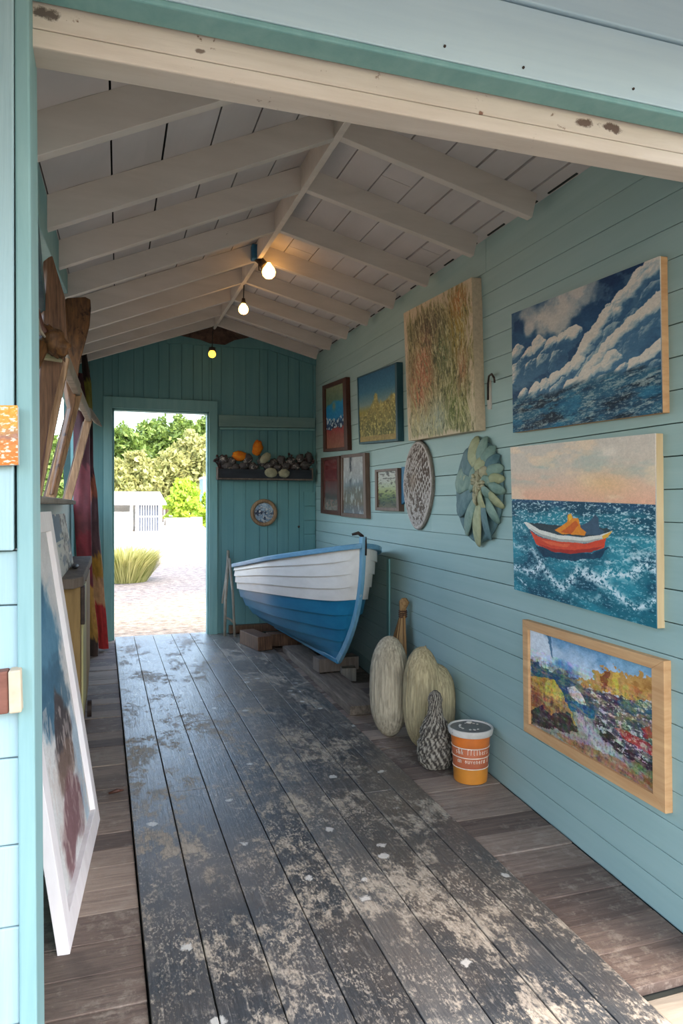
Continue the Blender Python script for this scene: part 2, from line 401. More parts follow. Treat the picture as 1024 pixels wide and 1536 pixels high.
        if bevel:
            b = o.modifiers.new('bevel', 'BEVEL'); b.width = bevel; b.segments = 2; b.limit_method = 'ANGLE'
        if kind: o['kind'] = kind
        if label: o['label'] = label
        return o
def smooth_angle(o, deg=40):
    me = o.data; bm = bmesh.new(); bm.from_mesh(me)
    for f in bm.faces: f.smooth = True
    for e in bm.edges:
        if len(e.link_faces) == 2 and e.calc_face_angle() > math.radians(deg): e.smooth = False
    bm.to_mesh(me); bm.free(); return o
def thing(name, label, cat, loc=(0, 0, 0), group=None, parent=None):
    o = bpy.data.objects.new(name, None); COL.objects.link(o)
    o.empty_display_size = .05
    o.location = loc; o['label'] = label; o['category'] = cat; o['_o'] = tuple(loc)
    if group: o['group'] = group
    return o
def tag(o, label, cat, group=None, kind=None):
    o['label'] = label; o['category'] = cat
    if group: o['group'] = group
    if kind: o['kind'] = kind
    return o

# ------------------------------------------------------------------ room shell
Y0, Y1 = 1.5, FARY
# floor: long dark planks, with cross boards of brown decking on both sides
def pl_edge(i, y):
    t = (y - 1.67) / (7.2 - 1.67)
    return (0.10 + i * 0.163) * (1 - t) + (0.045 + i * 0.181) * t
mb = MB(); rnds = []
edges = [0, 1, 2, 3, 4, 5, 6, 6.85, 7.62]
cuts = {0: [], 1: [3.28], 2: [4.32], 3: [], 4: [], 5: [4.9], 6: [3.0], 7: []}
for i in range(8):
    ys = [1.36] + cuts[i] + [7.33]
    for a, b in zip(ys[:-1], ys[1:]):
        g = .004
        dz = random.uniform(-.0015, .0015)
        q = [(pl_edge(edges[i], a) + g * .5, a + .0015), (pl_edge(edges[i + 1], a) - g * .5, a + .0015),
             (pl_edge(edges[i + 1], b) - g * .5, b - .0015), (pl_edge(edges[i], b) + g * .5, b - .0015)]
        mb.hexa([(x, y, -.035) for x, y in q], [(x, y, dz) for x, y in q]); rnds += [random.random()] * 8
fl = mb.build('floor', M['planks'], bevel=.002, kind='structure')
at = fl.data.attributes.new('rnd', 'FLOAT', 'POINT'); at.data.foreach_set('value', rnds)
DZ = -.012
mb = MB(); y = 1.36; rnds = []
while y < 7.2:
    w = random.uniform(.13, .165); dz = DZ + random.uniform(-.002, .002)
    e0, e1 = pl_edge(0, y) - .004, pl_edge(0, y + w) - .004
    mb.hexa([(-.36, y + .0025, -.04), (e0, y + .0025, -.04), (e1, y + w - .0025, -.04), (-.36, y + w - .0025, -.04)],
            [(-.36, y + .0025, dz), (e0, y + .0025, dz), (e1, y + w - .0025, dz), (-.36, y + w - .0025, dz)]); rnds += [random.random()] * 8
    y += w
fl = mb.build('floor', M['deck'], bevel=.002, kind='structure'); at = fl.data.attributes.new('rnd', 'FLOAT', 'POINT'); at.data.foreach_set('value', rnds)
mb = MB(); y = 1.575; rnds = []
while y < 7.2:
    w = random.uniform(.14, .16); dz = DZ + random.uniform(-.002, .002)
    e0, e1 = pl_edge(7.62, y) + .002, pl_edge(7.62, y + w) + .002
    mb.hexa([(e0, y + .002, -.04), (wallx(y) - .012, y + .002, -.04), (wallx(y + w) - .012, y + w - .002, -.04), (e1, y + w - .002, -.04)],
            [(e0, y + .002, dz), (wallx(y) - .012, y + .002, dz), (wallx(y + w) - .012, y + w - .002, dz), (e1, y + w - .002, dz)]); rnds += [random.random()] * 8
    y += w
fl = mb.build('floor', M['deck'], bevel=.002, kind='structure'); at = fl.data.attributes.new('rnd', 'FLOAT', 'POINT'); at.data.foreach_set('value', rnds)
MB().box((-.4, 1.37, -.14), (2.15, 7.36, -.046)).build('floor', M['gap'], kind='structure')
mb = MB(); mb.box((1.365, 1.40, -.10), (1.66, 1.545, -.028)); mb.box((1.365, 1.25, -.11), (2.3, 1.395, -.034))
mb.build('trim_sill', M['sill'], bevel=.003, kind='structure')

# right wall: horizontal boards
def wz(zn, y):
    if zn <= 1.3: return zn
    return 1.3 + (zn - 1.3) * (eave_r(y).z - 1.3) / (eave_r(2.169).z - 1.3)
zs = [-.02]
while zs[-1] < 2.45: zs.append(zs[-1] + .1055)
zs[-1] = 2.60
mb = MB()
for i in range(len(zs) - 1):
    g = random.choice([.0015, .0025, .004, .003])
    ys = [Y0 - .02]
    if random.random() < .45: ys.append(random.uniform(2.6, 6.6))
    ys.append(Y1 + .05)
    dd = random.uniform(0, .0025)
    for a, b in zip(ys[:-1], ys[1:]):
        a += .0008; b -= .0008
        def P(y, z, off): return Vector((wallx(y), y, z)) + WN * (off)
        f = [P(a, wz(zs[i], a) + g / 2, dd), P(b, wz(zs[i], b) + g / 2, dd), P(b, wz(zs[i + 1], b) - g / 2, dd), P(a, wz(zs[i + 1], a) - g / 2, dd)]
        mb.quadslab(f, -WN * .018)
wr = mb.build('wall_right', M['teal_h'], bevel=.0015, kind='structure')
mb = MB(); q = [Vector((wallx(y), y, z)) - WN * .0185 for y, z in ((Y0 - .02, -.15), (Y1 + .1, -.15), (Y1 + .1, 2.95), (Y0 - .02, 2.58))]
mb.quadslab(q, -WN * .07); mb.build('wall_right_backing', M['tealgap'], kind='structure')
# thin battens standing on the right wall behind the boat
p0, p1 = RW(586, 838), RW(585, 972)
yy = p0.y
mb = MB(); mb.quadslab([Vector((wallx(y_), y_, z)) + WN * .016 for y_, z in ((yy, .0), (yy + .05, .0), (yy + .05, p0.z), (yy, p0.z))], -WN * .012)
mb.build('trim_batten', M['teal_trim'], kind='structure')

# far wall: vertical boards with the doorway
DX0, DX1, DZT = .019, .948, 2.243
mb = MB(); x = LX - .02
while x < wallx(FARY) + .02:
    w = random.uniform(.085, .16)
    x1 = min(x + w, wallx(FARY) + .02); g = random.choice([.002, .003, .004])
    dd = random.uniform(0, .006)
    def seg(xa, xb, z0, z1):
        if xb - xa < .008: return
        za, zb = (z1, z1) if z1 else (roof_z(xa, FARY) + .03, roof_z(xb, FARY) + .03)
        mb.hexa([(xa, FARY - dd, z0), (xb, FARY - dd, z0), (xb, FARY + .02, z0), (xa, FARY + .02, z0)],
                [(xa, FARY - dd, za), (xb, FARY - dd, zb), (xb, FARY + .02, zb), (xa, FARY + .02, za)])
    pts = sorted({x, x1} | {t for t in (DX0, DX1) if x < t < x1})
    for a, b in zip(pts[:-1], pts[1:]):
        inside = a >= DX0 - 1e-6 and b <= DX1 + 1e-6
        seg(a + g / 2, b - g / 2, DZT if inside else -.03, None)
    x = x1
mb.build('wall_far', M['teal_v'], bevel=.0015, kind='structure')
mb = MB()
mb.box((LX - .1, FARY + .021, -.14), (DX0, FARY + .09, 2.9)); mb.box((DX1, FARY + .021, -.14), (2.25, FARY + .09, 3.0))
mb.box((DX0, FARY + .021, DZT), (DX1, FARY + .09, 3.22))
mb.build('wall_far_backing', M['tealgap'], kind='structure')
# door casing
mb = MB()
mb.box((-.062, FARY - .03, -.02), (DX0, FARY - .002, 2.352)); mb.box((DX1, FARY - .03, -.02), (1.03, FARY - .002, 2.352))
mb.box((DX0, FARY - .03, DZT), (DX1, FARY - .002, 2.352))
mb.box((DX0 - .0, FARY - .002, -.02), (DX0 + .02, FARY + .1, DZT)); mb.box((DX1 - .018, FARY - .002, -.02), (DX1, FARY + .1, DZT))
mb.box((DX0, FARY - .002, DZT - .02), (DX1, FARY + .1, DZT))
mb.build('door_1', M['teal_trim'], bevel=.003, kind='structure')
# plate boards under the gable
mb = MB()
for xa, xb in ((ridge(FARY).x - .45, wallx(FARY)),):
    n = 6
    for i in range(n):
        a = xa + (xb - xa) * i / n; b = xa + (xb - xa) * (i + 1) / n
        za, zb = min(roof_z(a, FARY), 3.02) - .01, min(roof_z(b, FARY), 3.02) - .01
        mb.hexa([(a, FARY - .03, za - .10), (b, FARY - .03, zb - .10), (b, FARY, zb - .10), (a, FARY, za - .10)],
                [(a, FARY - .03, za), (b, FARY - .03, zb), (b, FARY, zb), (a, FARY, za)])
mb.build('trim_plate', M['teal_v'], kind='structure')

# left wall with window opening
WY0, WY1, WZ0, WZ1 = 2.55, 6.93, 1.33, 2.12
mb = MB()
t = .024
def lw(y0, y1, z0, z1): mb.box((LX - t, y0, z0), (LX, y1, z1))
lw(Y0 - .05, FARY + .05, -.15, WZ0)
lw(Y0 - .05, WY0, WZ0, WZ1); lw(WY1, FARY + .05, WZ0, WZ1)
mb.hexa([(LX - t, Y0 - .05, WZ1), (LX, Y0 - .05, WZ1), (LX, FARY + .05, WZ1), (LX - t, FARY + .05, WZ1)],
        [(LX - t, Y0 - .05, eave_l(Y0).z + .02), (LX, Y0 - .05, eave_l(Y0).z + .03), (LX, FARY + .05, eave_l(FARY).z + .03), (LX - t, FARY + .05, eave_l(FARY).z + .02)])
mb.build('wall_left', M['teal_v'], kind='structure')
# boxed-in upper panel above the window and its brace
mb = MB()
def rz(x_, y_): return roof_z(x_, y_) - .002
ya, yb = 1.52, 4.1
mb.hexa([(LX, ya, 2.02), (-.20, ya, 2.02), (-.20, yb, 2.40), (LX, yb, 2.40)], [(LX, ya, rz(LX, ya)), (-.20, ya, rz(-.20, ya)), (-.20, yb, rz(-.20, yb)), (LX, yb, rz(LX, yb))])
mb.build('trim_panel', M['teal_trim'], bevel=.003, kind='structure')
mb = MB()
pa, pb = at_x(48, 292, -.17), at_x(76, 398, -.19)
pa = Vector((-.19, 1.95, 2.02)); pb = Vector((-.24, 2.9, 1.98))
mb.bar(pa, pb, .03, .06); mb.build('trim_brace', M['tealframe'], kind='structure')

# ceiling: deck boards, rafters, ridge
mb = MB()
RY0, RY1 = 1.44, FARY + .06
def deck(fa, fb, n, up):
    cuts_ = [0]
    for i in range(n): cuts_.append(cuts_[-1] + random.uniform(.85, 1.15))
    cuts_ = [c / cuts_[-1] for c in cuts_]
    for i in range(n):
        g = random.choice([.005, .008, .012])
        jo = random.uniform(2.6, 6.4)
        for (a, b) in ((RY0, jo - .002), (jo + .002, RY1)):
            q = []
            for (y_, s_, sg) in ((a, cuts_[i], 1), (a, cuts_[i + 1], -1), (b, cuts_[i + 1], -1), (b, cuts_[i], 1)):
                A, B = fa(y_), fb(y_); d_ = (B - A); q.append(A + d_ * (s_ + sg * g / 2 / d_.length))
            mb.quadslab(q, (0, 0, .018))
def eave_r2(y): e = eave_r(y); r = ridge(y); return r + (e - r) * 1.06
def eave_l2(y): e = eave_l(y); r = ridge(y); return r + (e - r) * 1.04
deck(ridge, eave_r2, 7, 1); deck(ridge, eave_l2, 7, 1)
ceiling = mb.build('ceiling', M['ceil'], kind='structure')
mb = MB()
for e in (eave_r2, eave_l2):
    q = [ridge(RY0), e(RY0), e(RY1), ridge(RY1)]
    mb.quadslab([p + Vector((0, 0, .02)) for p in q], (0, 0, .05))
mb.build('ceiling_roof_backing', M['gap'], kind='structure')
rys = [1.95, 2.57, 3.14, 3.77, 4.4, 5.02, 5.64, 6.26, 6.85]
for y in rys:
    for side in (1, -1):
        r = ridge(y); e = eave_r(y) if side > 0 else eave_l(y)
        end = r + (e - r) * (.955 if side > 0 else .99)
        d = (end - r).normalized(); nrm = Vector((-d.z, 0, d.x)) if d.x > 0 else Vector((d.z, 0, -d.x))
        if nrm.z > 0: nrm = -nrm
        h = .105; wv = Vector((0, .018, 0))
        a, b = r + d * .012, end
        m2 = MB()
        lo_a, lo_b = a + Vector((0, 0, -h / abs(d.x) * .98)), b + nrm * h
        m2.hexa([a - wv, lo_a - wv, lo_b - wv, b - wv], [a + wv, lo_a + wv, lo_b + wv, b + wv])
        o = m2.build('rafter', M['rafter'], ceiling, bevel=.002)
m2 = MB()
ra, rb = ridge(RY0), ridge(RY1)
w = Vector((.014, 0, 0)); hv = Vector((0, 0, -.118))
m2.hexa([ra - w + hv, ra + w + hv, rb + w + hv, rb - w + hv], [ra - w, ra + w, rb + w, rb - w])
m2.build('ridge_board', M['rafter'], ceiling, bevel=.002)
# dark gap pieces along the right eave where the boards stop short
mb = MB()
for i in range(16):
    y = 2.3 + i * .3; l = random.uniform(.08, .24)
    a, b = eave_r(y), eave_r(y + l)
    a = a + Vector((-.012, 0, .004)); b = b + Vector((-.012, 0, .004))
    mb.bar(a, b, .008, .010)
mb.build('trim_eave_gaps', M['gap'], kind='structure')
# rotten boards at the far end of the ridge
m2 = MB()
yb_ = 7.02
poly = [(270, 503), (296, 492), (312, 483), (318, 479), (326, 487), (346, 492), (374, 506), (352, 510), (338, 517), (316, 515), (300, 509)]
m2.prism([at_y(u, v, yb_) for u, v in poly], (0, .03, .004))
m2.build('trim_rotten_board', M['rot'], kind='structure')

# front: beam, fascia, post, cladding
mb = MB()
mb.box((-.19, 1.467, 2.178), (1.9, 1.54, 2.213)); mb.box((-.19, 1.470, 2.2145), (1.9, 1.54, 2.275))
mb.build('trim_beam', M['cream'], bevel=.004, kind='structure')
mb = MB()
def gable(y0, y1, z0, z1):
    mb.box((-1.2, y0, z0), (1.95, y1, z1))
gable(1.40, 1.50, 2.276, 2.438); gable(1.392, 1.50, 2.443, 2.56)
fas = mb.build('trim_fascia', M['ext_h'], bevel=.003, kind='structure')
for (u, v) in ((667, 69), (785, 101), (950, 133)):
    p_ = at_y(u, v, 1.398); MB().tube([p_ + Vector((0, -.001, 0)), p_ + Vector((0, .01, 0))], .003, 8).build('nail', M['darkmetal'], fas)
MB().box((-1.2, 1.401, 2.262), (1.95, 1.466, 2.2755)).build('trim_shaded_underside', M['teal_trim'], bevel=.004, kind='structure')  # siding underside as its own strip, its shade put in as darker teal
# unseen overhang, added to keep sky light off the fascia and post
mb = MB()
for e in (eave_r2, eave_l2):
    def fe(y_):
        r_ = ridge(y_); v_ = e(y_); return r_ + (v_ - r_) * 1.35
    up_ = Vector((0, 0, .05))
    mb.quadslab([ridge(-.5) + up_, fe(-.5) + up_, fe(1.47) + up_, ridge(1.47) + up_], (0, 0, .06))
mb.build('ceiling_light_shield', M['ceil'], kind='structure')
mb = MB()
def post(x0t, x0b, x1t, x1b, y0, y1):
    mb.hexa([(x0b, y0, -.3), (x1b, y0, -.3), (x1b, y1, -.3), (x0b, y1, -.3)], [(x0t, y0, 2.27), (x1t, y0, 2.27), (x1t, y1, 2.27), (x0t, y1, 2.27)])
post(-.166, -.154, -.141, -.122, 1.405, 1.55)
mb.build('trim_post', M['post'], bevel=.004, kind='structure')
mb = MB()
mb.box((-.40, 1.40, 1.218), (-.166, 1.47, 2.27)); mb.box((-1.3, 1.40, 1.218), (-.402, 1.47, 2.27))
zb = 1.216
for h in (.10, .17, .11, .16, .15, .18, .2, .2, .2):
    mb.box((-1.3, 1.418, zb - h + .002), (-.155 - (1.2 - zb) * .003, 1.47, zb)); zb -= h
mb.build('wall_front', M['ext'], bevel=.003, kind='structure')
MB().box((1.69, 1.49, -.3), (2.6, 1.54, 2.3)).build('wall_front', M['ext'], kind='structure')  # unseen wall stub, added to block light right of the opening

# ------------------------------------------------------------------ painted pictures
def vn(x, y, seed=0):
    xi = np.floor(x).astype(np.int64); yi = np.floor(y).astype(np.int64); fx = x - xi; fy = y - yi
    fx = fx * fx * (3 - 2 * fx); fy = fy * fy * (3 - 2 * fy)
    def h(a, b):
        n = (a * 374761393 + b * 668265263 + seed * 974634777) & 0x7fffffff
        n = ((n ^ (n >> 13)) * 1274126177) & 0x7fffffff
        return ((n ^ (n >> 16)) & 0xffff) / 65535.0
    return (h(xi, yi) * (1 - fx) + h(xi + 1, yi) * fx) * (1 - fy) + (h(xi, yi + 1) * (1 - fx) + h(xi + 1, yi + 1) * fx) * fy
def fbm(x, y, o=5, seed=0, g=.55):
    s = 0; a = 1; t = 0
    for i in range(o):
        s = s + a * vn(x, y, seed + i * 17); t += a; a *= g; x = x * 2.03 + 3.1; y = y * 2.03 + 7.7
    return s / t
def sst(a, b, x): t = np.clip((x - a) / (b - a), 0, 1); return t * t * (3 - 2 * t)
class Art:
    def __init__(s, nx, ny, asp=1.0):
        s.U, s.V = np.meshgrid(np.linspace(0, 1, nx), np.linspace(0, 1, ny)); s.asp = asp
        s.c = np.zeros((ny, nx, 3)); s.X = s.U * asp; s.Y = s.V
    def mixc(s, mask, col):
        m = np.clip(mask, 0, 1)[..., None]
        s.c = s.c * (1 - m) + np.asarray(col, float) * m
    def fill(s, col): s.c[:] = col
    def vgrad(s, stops, coord=None):
        t = s.V if coord is None else coord
        xs = [p for p, _ in stops]
        s.c = np.stack([np.interp(t, xs, [c[i] for _, c in stops]) for i in range(3)], -1)
    def poly(s, pts, col, jit=.006, jf=22, seed=3, alpha=1.0, streak=0):
        jit = jit * 1.25
        x = s.U + (fbm(s.X * jf, s.Y * jf, 3, seed) - .5) * 2 * jit; y = s.V + (fbm(s.X * jf, s.Y * jf, 3, seed + 50) - .5) * 2 * jit
        ins = np.zeros(s.U.shape, bool); n = len(pts)
        for i in range(n):
            (x0, y0), (x1, y1) = pts[i], pts[(i + 1) % n]
            if y0 == y1: continue
            c = ((y0 > y) != (y1 > y)) & (x < (x1 - x0) * (y - y0) / (y1 - y0) + x0); ins ^= c
        m = ins * alpha
        if streak: m = m * sst(.3, .6, fbm(s.X * 30, s.Y * 30, 3, seed + 9))
        s.mixc(m, col); return ins
    def puff(s, cx, cy, r, hi, mid, lo, seed=0, light=(-.55, .8)):
        dx = (s.U - cx) * s.asp; dy = s.V - cy
        d = np.sqrt(dx * dx + dy * dy) / r + (fbm(s.X * 14, s.Y * 14, 3, seed) - .5) * .5
        t = (dx * light[0] + dy * light[1]) / r + (fbm(s.X * 9, s.Y * 9, 4, seed + 5) - .5) * .9
        col = np.where((t > 0)[..., None], np.array(mid) + (np.array(hi) - np.array(mid)) * np.clip(t * 1.5, 0, 1)[..., None],
                       np.array(mid) + (np.array(lo) - np.array(mid)) * np.clip(-t * 1.4, 0, 1)[..., None])
        m = (1 - sst(.86, 1.0, d))[..., None] * np.where(t < -.5, np.clip(1 + (t + .5) * 1.3, 0, 1), 1)[..., None]
        s.c = s.c * (1 - m) + col * m
    def grain(s, amp=10, f=60, sx=1, sy=1, seed=77):
        n = (fbm(s.X * f * sx, s.Y * f * sy, 3, seed) - .5) * 2 * amp
        s.c = s.c + n[..., None]
    def out(s):
        c = np.clip(s.c, 0, 255) / 255
        l = np.where(c <= .04045, c / 12.92, ((c + .055) / 1.055) ** 2.4)
        return np.concatenate([l, np.ones(l.shape[:2] + (1,))], -1).reshape(-1, 4)
def zq(tl, tr, br, bl):
    """maps a pixel of a picture seen in perspective to its u, v on the picture"""
    src = [bl, br, tr, tl]; dst = [(0, 0), (1, 0), (1, 1), (0, 1)]
    A = []; b = []
    for (x, y), (u, v) in zip(src, dst):
        A.append([x, y, 1, 0, 0, 0, -u * x, -u * y]); b.append(u)
        A.append([0, 0, 0, x, y, 1, -v * x, -v * y]); b.append(v)
    h = np.linalg.solve(np.array(A, float), np.array(b, float))
    def f(x, y):
        w = h[6] * x + h[7] * y + 1
        return ((h[0] * x + h[1] * y + h[2]) / w, (h[3] * x + h[4] * y + h[5]) / w)
    return f

def art_cloud():
    a = Art(400, 360, 1.25); f = zq((60, 378), (885, 55), (900, 930), (70, 1045))
    sk = fbm(a.X * 3 + a.Y * 1.5, a.Y * 4, 5, 4)
    a.vgrad([(0, (40, 86, 122)), (.35, (84, 122, 144)), (.6, (30, 76, 112)), (1, (14, 56, 92))])
    a.mixc(sst(.5, .7, sk) * .5, (54, 104, 136)); a.mixc((1 - sst(.3, .48, sk)) * .7, (10, 44, 80))
    st = fbm(a.X * 7 + a.Y * 5, (a.Y - a.X * .55) * 22, 5, 71)            # diagonal brush streaks
    for i, (x, y, r) in enumerate([(300, 330, 130), (180, 400, 90), (420, 270, 110), (480, 235, 80), (250, 420, 80), (160, 470, 50), (340, 400, 80)]):
        u, v = f(x, y); d = np.hypot((a.U - u) * a.asp, a.V - v) / (r / 700) + (fbm(a.X * 8, a.Y * 8, 5, 30 + i) - .5) * 1.5
        a.mixc((1 - sst(.45, 1.2, d)) * .8, (204, 196, 184))
    a.mixc(sst(.5, .64, fbm(a.X * 9, a.Y * 9, 5, 61)) * .4 * (a.V > .55), (112, 138, 152))
    bands = [
        [(85, 610, 55), (160, 615, 52), (215, 560, 56), (285, 565, 60), (350, 540, 58), (415, 510, 62), (250, 650, 70), (330, 640, 70), (180, 690, 66), (100, 700, 66)],
        [(870, 140, 80), (785, 215, 85), (730, 290, 80), (850, 270, 110), (690, 370, 75), (600, 420, 70), (640, 490, 95), (545, 510, 70), (770, 400, 110), (500, 580, 62), (560, 600, 90), (450, 650, 56), (390, 700, 56), (480, 690, 70), (320, 740, 50), (260, 780, 44), (340, 790, 60), (200, 810, 44)],
        [(880, 330, 70), (820, 390, 68), (750, 450, 68), (690, 510, 66), (620, 570, 62), (840, 480, 90), (720, 570, 80), (560, 640, 56), (500, 700, 52), (430, 770, 56), (130, 840, 44)],
        [(880, 580, 62), (820, 630, 54), (760, 660, 48), (620, 650, 55), (560, 690, 48), (860, 680, 60), (680, 705, 46), (510, 730, 44), (600, 745, 50), (760, 705, 46)],
    ]
    wx = (fbm(a.X * 11, a.Y * 11, 4, 81) - .5) * .07; wy = (fbm(a.X * 11, a.Y * 11, 4, 91) - .5) * .07
    for k, b in enumerate(bands):
        h = np.full(a.U.shape, -9.); e = np.full(a.U.shape, -9.)
        for i, (x, y, r) in enumerate(b):
            u, v = f(x, y); r_ = r / 760
            dx = (a.U - u) * a.asp + wx; dy = a.V - v + wy
            p2 = (dx - .055) * .82 + (dy + .06) * .57; q2 = -(dx - .055) * .57 + (dy + .06) * .82
            e = np.maximum(e, 1 - (p2 / (r_ * 1.35)) ** 2 - (q2 / (r_ * .95)) ** 2)
            p_ = dx * .82 + dy * .57; q_ = -dx * .57 + dy * .82
            d2 = (p_ / (r_ * 1.35)) ** 2 + (q_ / (r_ * .95)) ** 2
            h = np.maximum(h, (1 - d2) * (.6 + r_ * 4))
        gy, gx = np.gradient(h + (fbm(a.X * 10, a.Y * 10, 3, 210 + k) - .5) * .22); h = h + (fbm(a.X * 16, a.Y * 16, 5, 200 + k) - .5) * .4
        t = (-(gy * 360) * .75 + (gx * 400 / a.asp) * .5) / 11
        t = t * .8 + (st - .5) * .6 + (fbm(a.X * 6, a.Y * 6, 5, 300 + k) - .5) * 1.3 + .38 - sst(-.25, .75, e + (fbm(a.X * 8, a.Y * 8, 4, 350 + k) - .5) * .8) * 1.25
        t = np.clip(.5 + t * .55, 0, 1)
        lo, mid, hi = np.array((70, 112, 142)), np.array((150, 170, 176)), np.array((216, 206, 192))
        col = np.where((t < .5)[..., None], lo + (mid - lo) * (t * 2)[..., None], mid + (hi - mid) * (t * 2 - 1)[..., None])
        m = sst(.0, .12, h)[..., None] * np.clip(.55 + t * 1.2, 0, 1)[..., None]
        a.c = a.c * (1 - m) + col * m
    # sea
    hz = .27 + .05 * a.U + (fbm(a.X * 6, a.X * 0 + 2, 3, 9) - .5) * .05
    sea = sst(-.03, .05, hz - a.V + (st - .5) * .08)
    wv = fbm(a.X * 4 + a.Y * 2, a.Y * 20 - a.X * 3, 5, 21)
    a.mixc(sea, (24, 62, 86))
    a.mixc(sea * sst(.46, .62, wv) * .8, (44, 100, 124)); a.mixc(sea * (1 - sst(.36, .48, wv)), (14, 36, 52))
    fo = fbm(a.X * 12, a.Y * 44 - a.X * 7, 6, 33, .75)
    a.mixc(sea * sst(.53, .66, fo) * .75, (160, 172, 168)); a.mixc(sea * sst(.55, .66, fbm(a.X * 50, a.Y * 110, 3, 36, .8)) * .5, (176, 182, 176))
    a.mixc(sea * sst(.54, .66, fbm(a.X * 5, a.Y * 14, 4, 41)) * .5, (22, 110, 144))
    a.grain(8, 50, 1, 2); return a
def art_dinghy():
    a = Art(380, 420, .97); f = zq((50, 115), (865, 38), (872, 1120), (78, 915))
    a.vgrad([(0, (18, 96, 112)), (.634, (30, 110, 128)), (.635, (236, 176, 146)), (.72, (234, 188, 160)), (.84, (214, 196, 178)), (1, (212, 198, 184))])
    sky = a.V > .634
    n = fbm(a.X * 3, a.Y * 7, 5, 5)
    a.mixc(sky * sst(.48, .66, n) * .65 * sst(.68, .8, a.V), (176, 186, 174)); a.mixc(sky * sst(.54, .7, fbm(a.X * 4, a.Y * 9, 5, 12)) * .7, (238, 208, 176))
    a.mixc(sky * np.exp(-(((a.U - .72) / .16) ** 2 + ((a.V - .74) / .07) ** 2)) * .55, (240, 190, 130))
    a.mixc(sky * np.exp(-(((a.U - .75) / .05) ** 2 + ((a.V - .92) / .03) ** 2)) * .7, (236, 222, 206))
    sea = ~sky; t = (.634 - a.V) / .634
    a.mixc(sea * np.clip(1 - np.abs(t) / .02, 0, 1), (40, 58, 78))
    a.mixc(sea * (1 - sst(.02, .12, t)), (32, 74, 104))
    w = fbm(a.X * 5, a.Y * 12, 5, 8)
    a.mixc(sea * sst(.5, .66, w) * .7, (40, 140, 156)); a.mixc(sea * (1 - sst(.34, .46, w)) * .8, (8, 66, 88))
    sp = fbm(a.X * 60, a.Y * 120, 3, 15, .8)
    a.mixc(sea * sst(.57, .66, sp) * (1 - sst(.15, .5, t)) * .9, (186, 208, 214))
    a.mixc(sea * sst(.62, .7, sp) * .6, (170, 200, 206))
    # foam crests
    wx = fbm(a.X * 4, a.Y * 4, 4, 91)
    for (pts, wd, k) in (([(80, 790), (160, 830), (230, 770), (300, 870), (360, 910), (440, 810), (560, 860), (620, 820), (700, 850), (800, 780), (868, 800)], .030, 1), ([(480, 820), (600, 900), (700, 975), (760, 1005), (868, 960)], .026, 1),
                     ([(80, 680), (180, 690), (230, 760)], .02, .8), ([(600, 770), (700, 750), (868, 740)], .016, .8), ([(300, 750), (420, 770), (520, 740)], .014, .8), ([(620, 690), (740, 720), (860, 700)], .016, .7), ([(660, 640), (780, 630), (866, 640)], .012, .7), ([(420, 940), (520, 960), (560, 940)], .014, .6), ([(90, 850), (140, 885)], .006, 1), ([(70, 570), (120, 560), (150, 600)], .012, .7)):
        pts = [f(*p) for p in pts]; D = np.full(a.U.shape, 9.)
        ju = a.U + (wx - .5) * .05; jv = a.V + (fbm(a.X * 9, a.Y * 9, 4, 93) - .5) * .06
        for (x0, y0), (x1, y1) in zip(pts[:-1], pts[1:]):
            dx, dy = x1 - x0, y1 - y0; q = np.clip(((ju - x0) * dx + (jv - y0) * dy) / (dx * dx + dy * dy), 0, 1)
            D = np.minimum(D, np.hypot(ju - x0 - q * dx, jv - y0 - q * dy))
        m = np.exp(-(D / wd) ** 2) * sst(.40, .56, fbm(a.X * 70, a.Y * 70, 3, 19, .8)) * k
        a.mixc(m, (214, 226, 228))
    # the red dinghy
    Q = lambda L: [f(x, y) for x, y in L]
    a.poly(Q([(200, 670), (330, 715), (520, 715), (620, 680), (560, 740), (400, 760), (240, 735)]), (8, 48, 72), .01, alpha=.85)
    a.poly(Q([(150, 545), (300, 560), (480, 560), (600, 575), (630, 600), (500, 630), (330, 615), (210, 590)]), (46, 60, 66))
    a.poly(Q([(450, 560), (500, 545), (535, 500), (552, 520), (560, 575), (590, 590), (580, 612), (490, 615)]), (60, 84, 104), .006)
    a.poly(Q([(310, 590), (380, 540), (385, 505), (400, 492), (412, 520), (440, 520), (455, 570), (490, 600), (480, 616), (350, 610)]), (226, 134, 30), .006)
    a.poly(Q([(345, 598), (430, 535), (445, 560), (400, 612)]), (206, 92, 24), .005); a.poly(Q([(385, 515), (398, 495), (408, 520), (392, 540)]), (240, 184, 60), .004)
    a.poly(Q([(168, 590), (215, 625), (320, 650), (480, 662), (560, 645), (600, 628), (585, 688), (520, 705), (400, 717), (290, 705), (205, 668)]), (214, 70, 40), .004)
    a.poly(Q([(215, 665), (290, 690), (420, 700), (580, 680), (520, 708), (400, 719), (290, 707)]), (168, 44, 32), .004)
    a.poly(Q([(230, 640), (330, 662), (400, 668), (380, 685), (280, 672)]), (232, 108, 66), .004, alpha=.7)
    a.poly(Q([(130, 542), (160, 548), (220, 585), (330, 615), (460, 628), (560, 615), (636, 592), (600, 630), (520, 655), (440, 660), (320, 650), (220, 620), (160, 580)]), (222, 216, 204), .003)
    a.poly(Q([(165, 575), (230, 610), (340, 638), (480, 648), (590, 630), (520, 655), (440, 660), (320, 650), (220, 620)]), (170, 166, 158), .002)
    a.poly(Q([(575, 620), (636, 592), (610, 625), (580, 640)]), (230, 170, 60), .003)
    a.grain(7, 60); return a
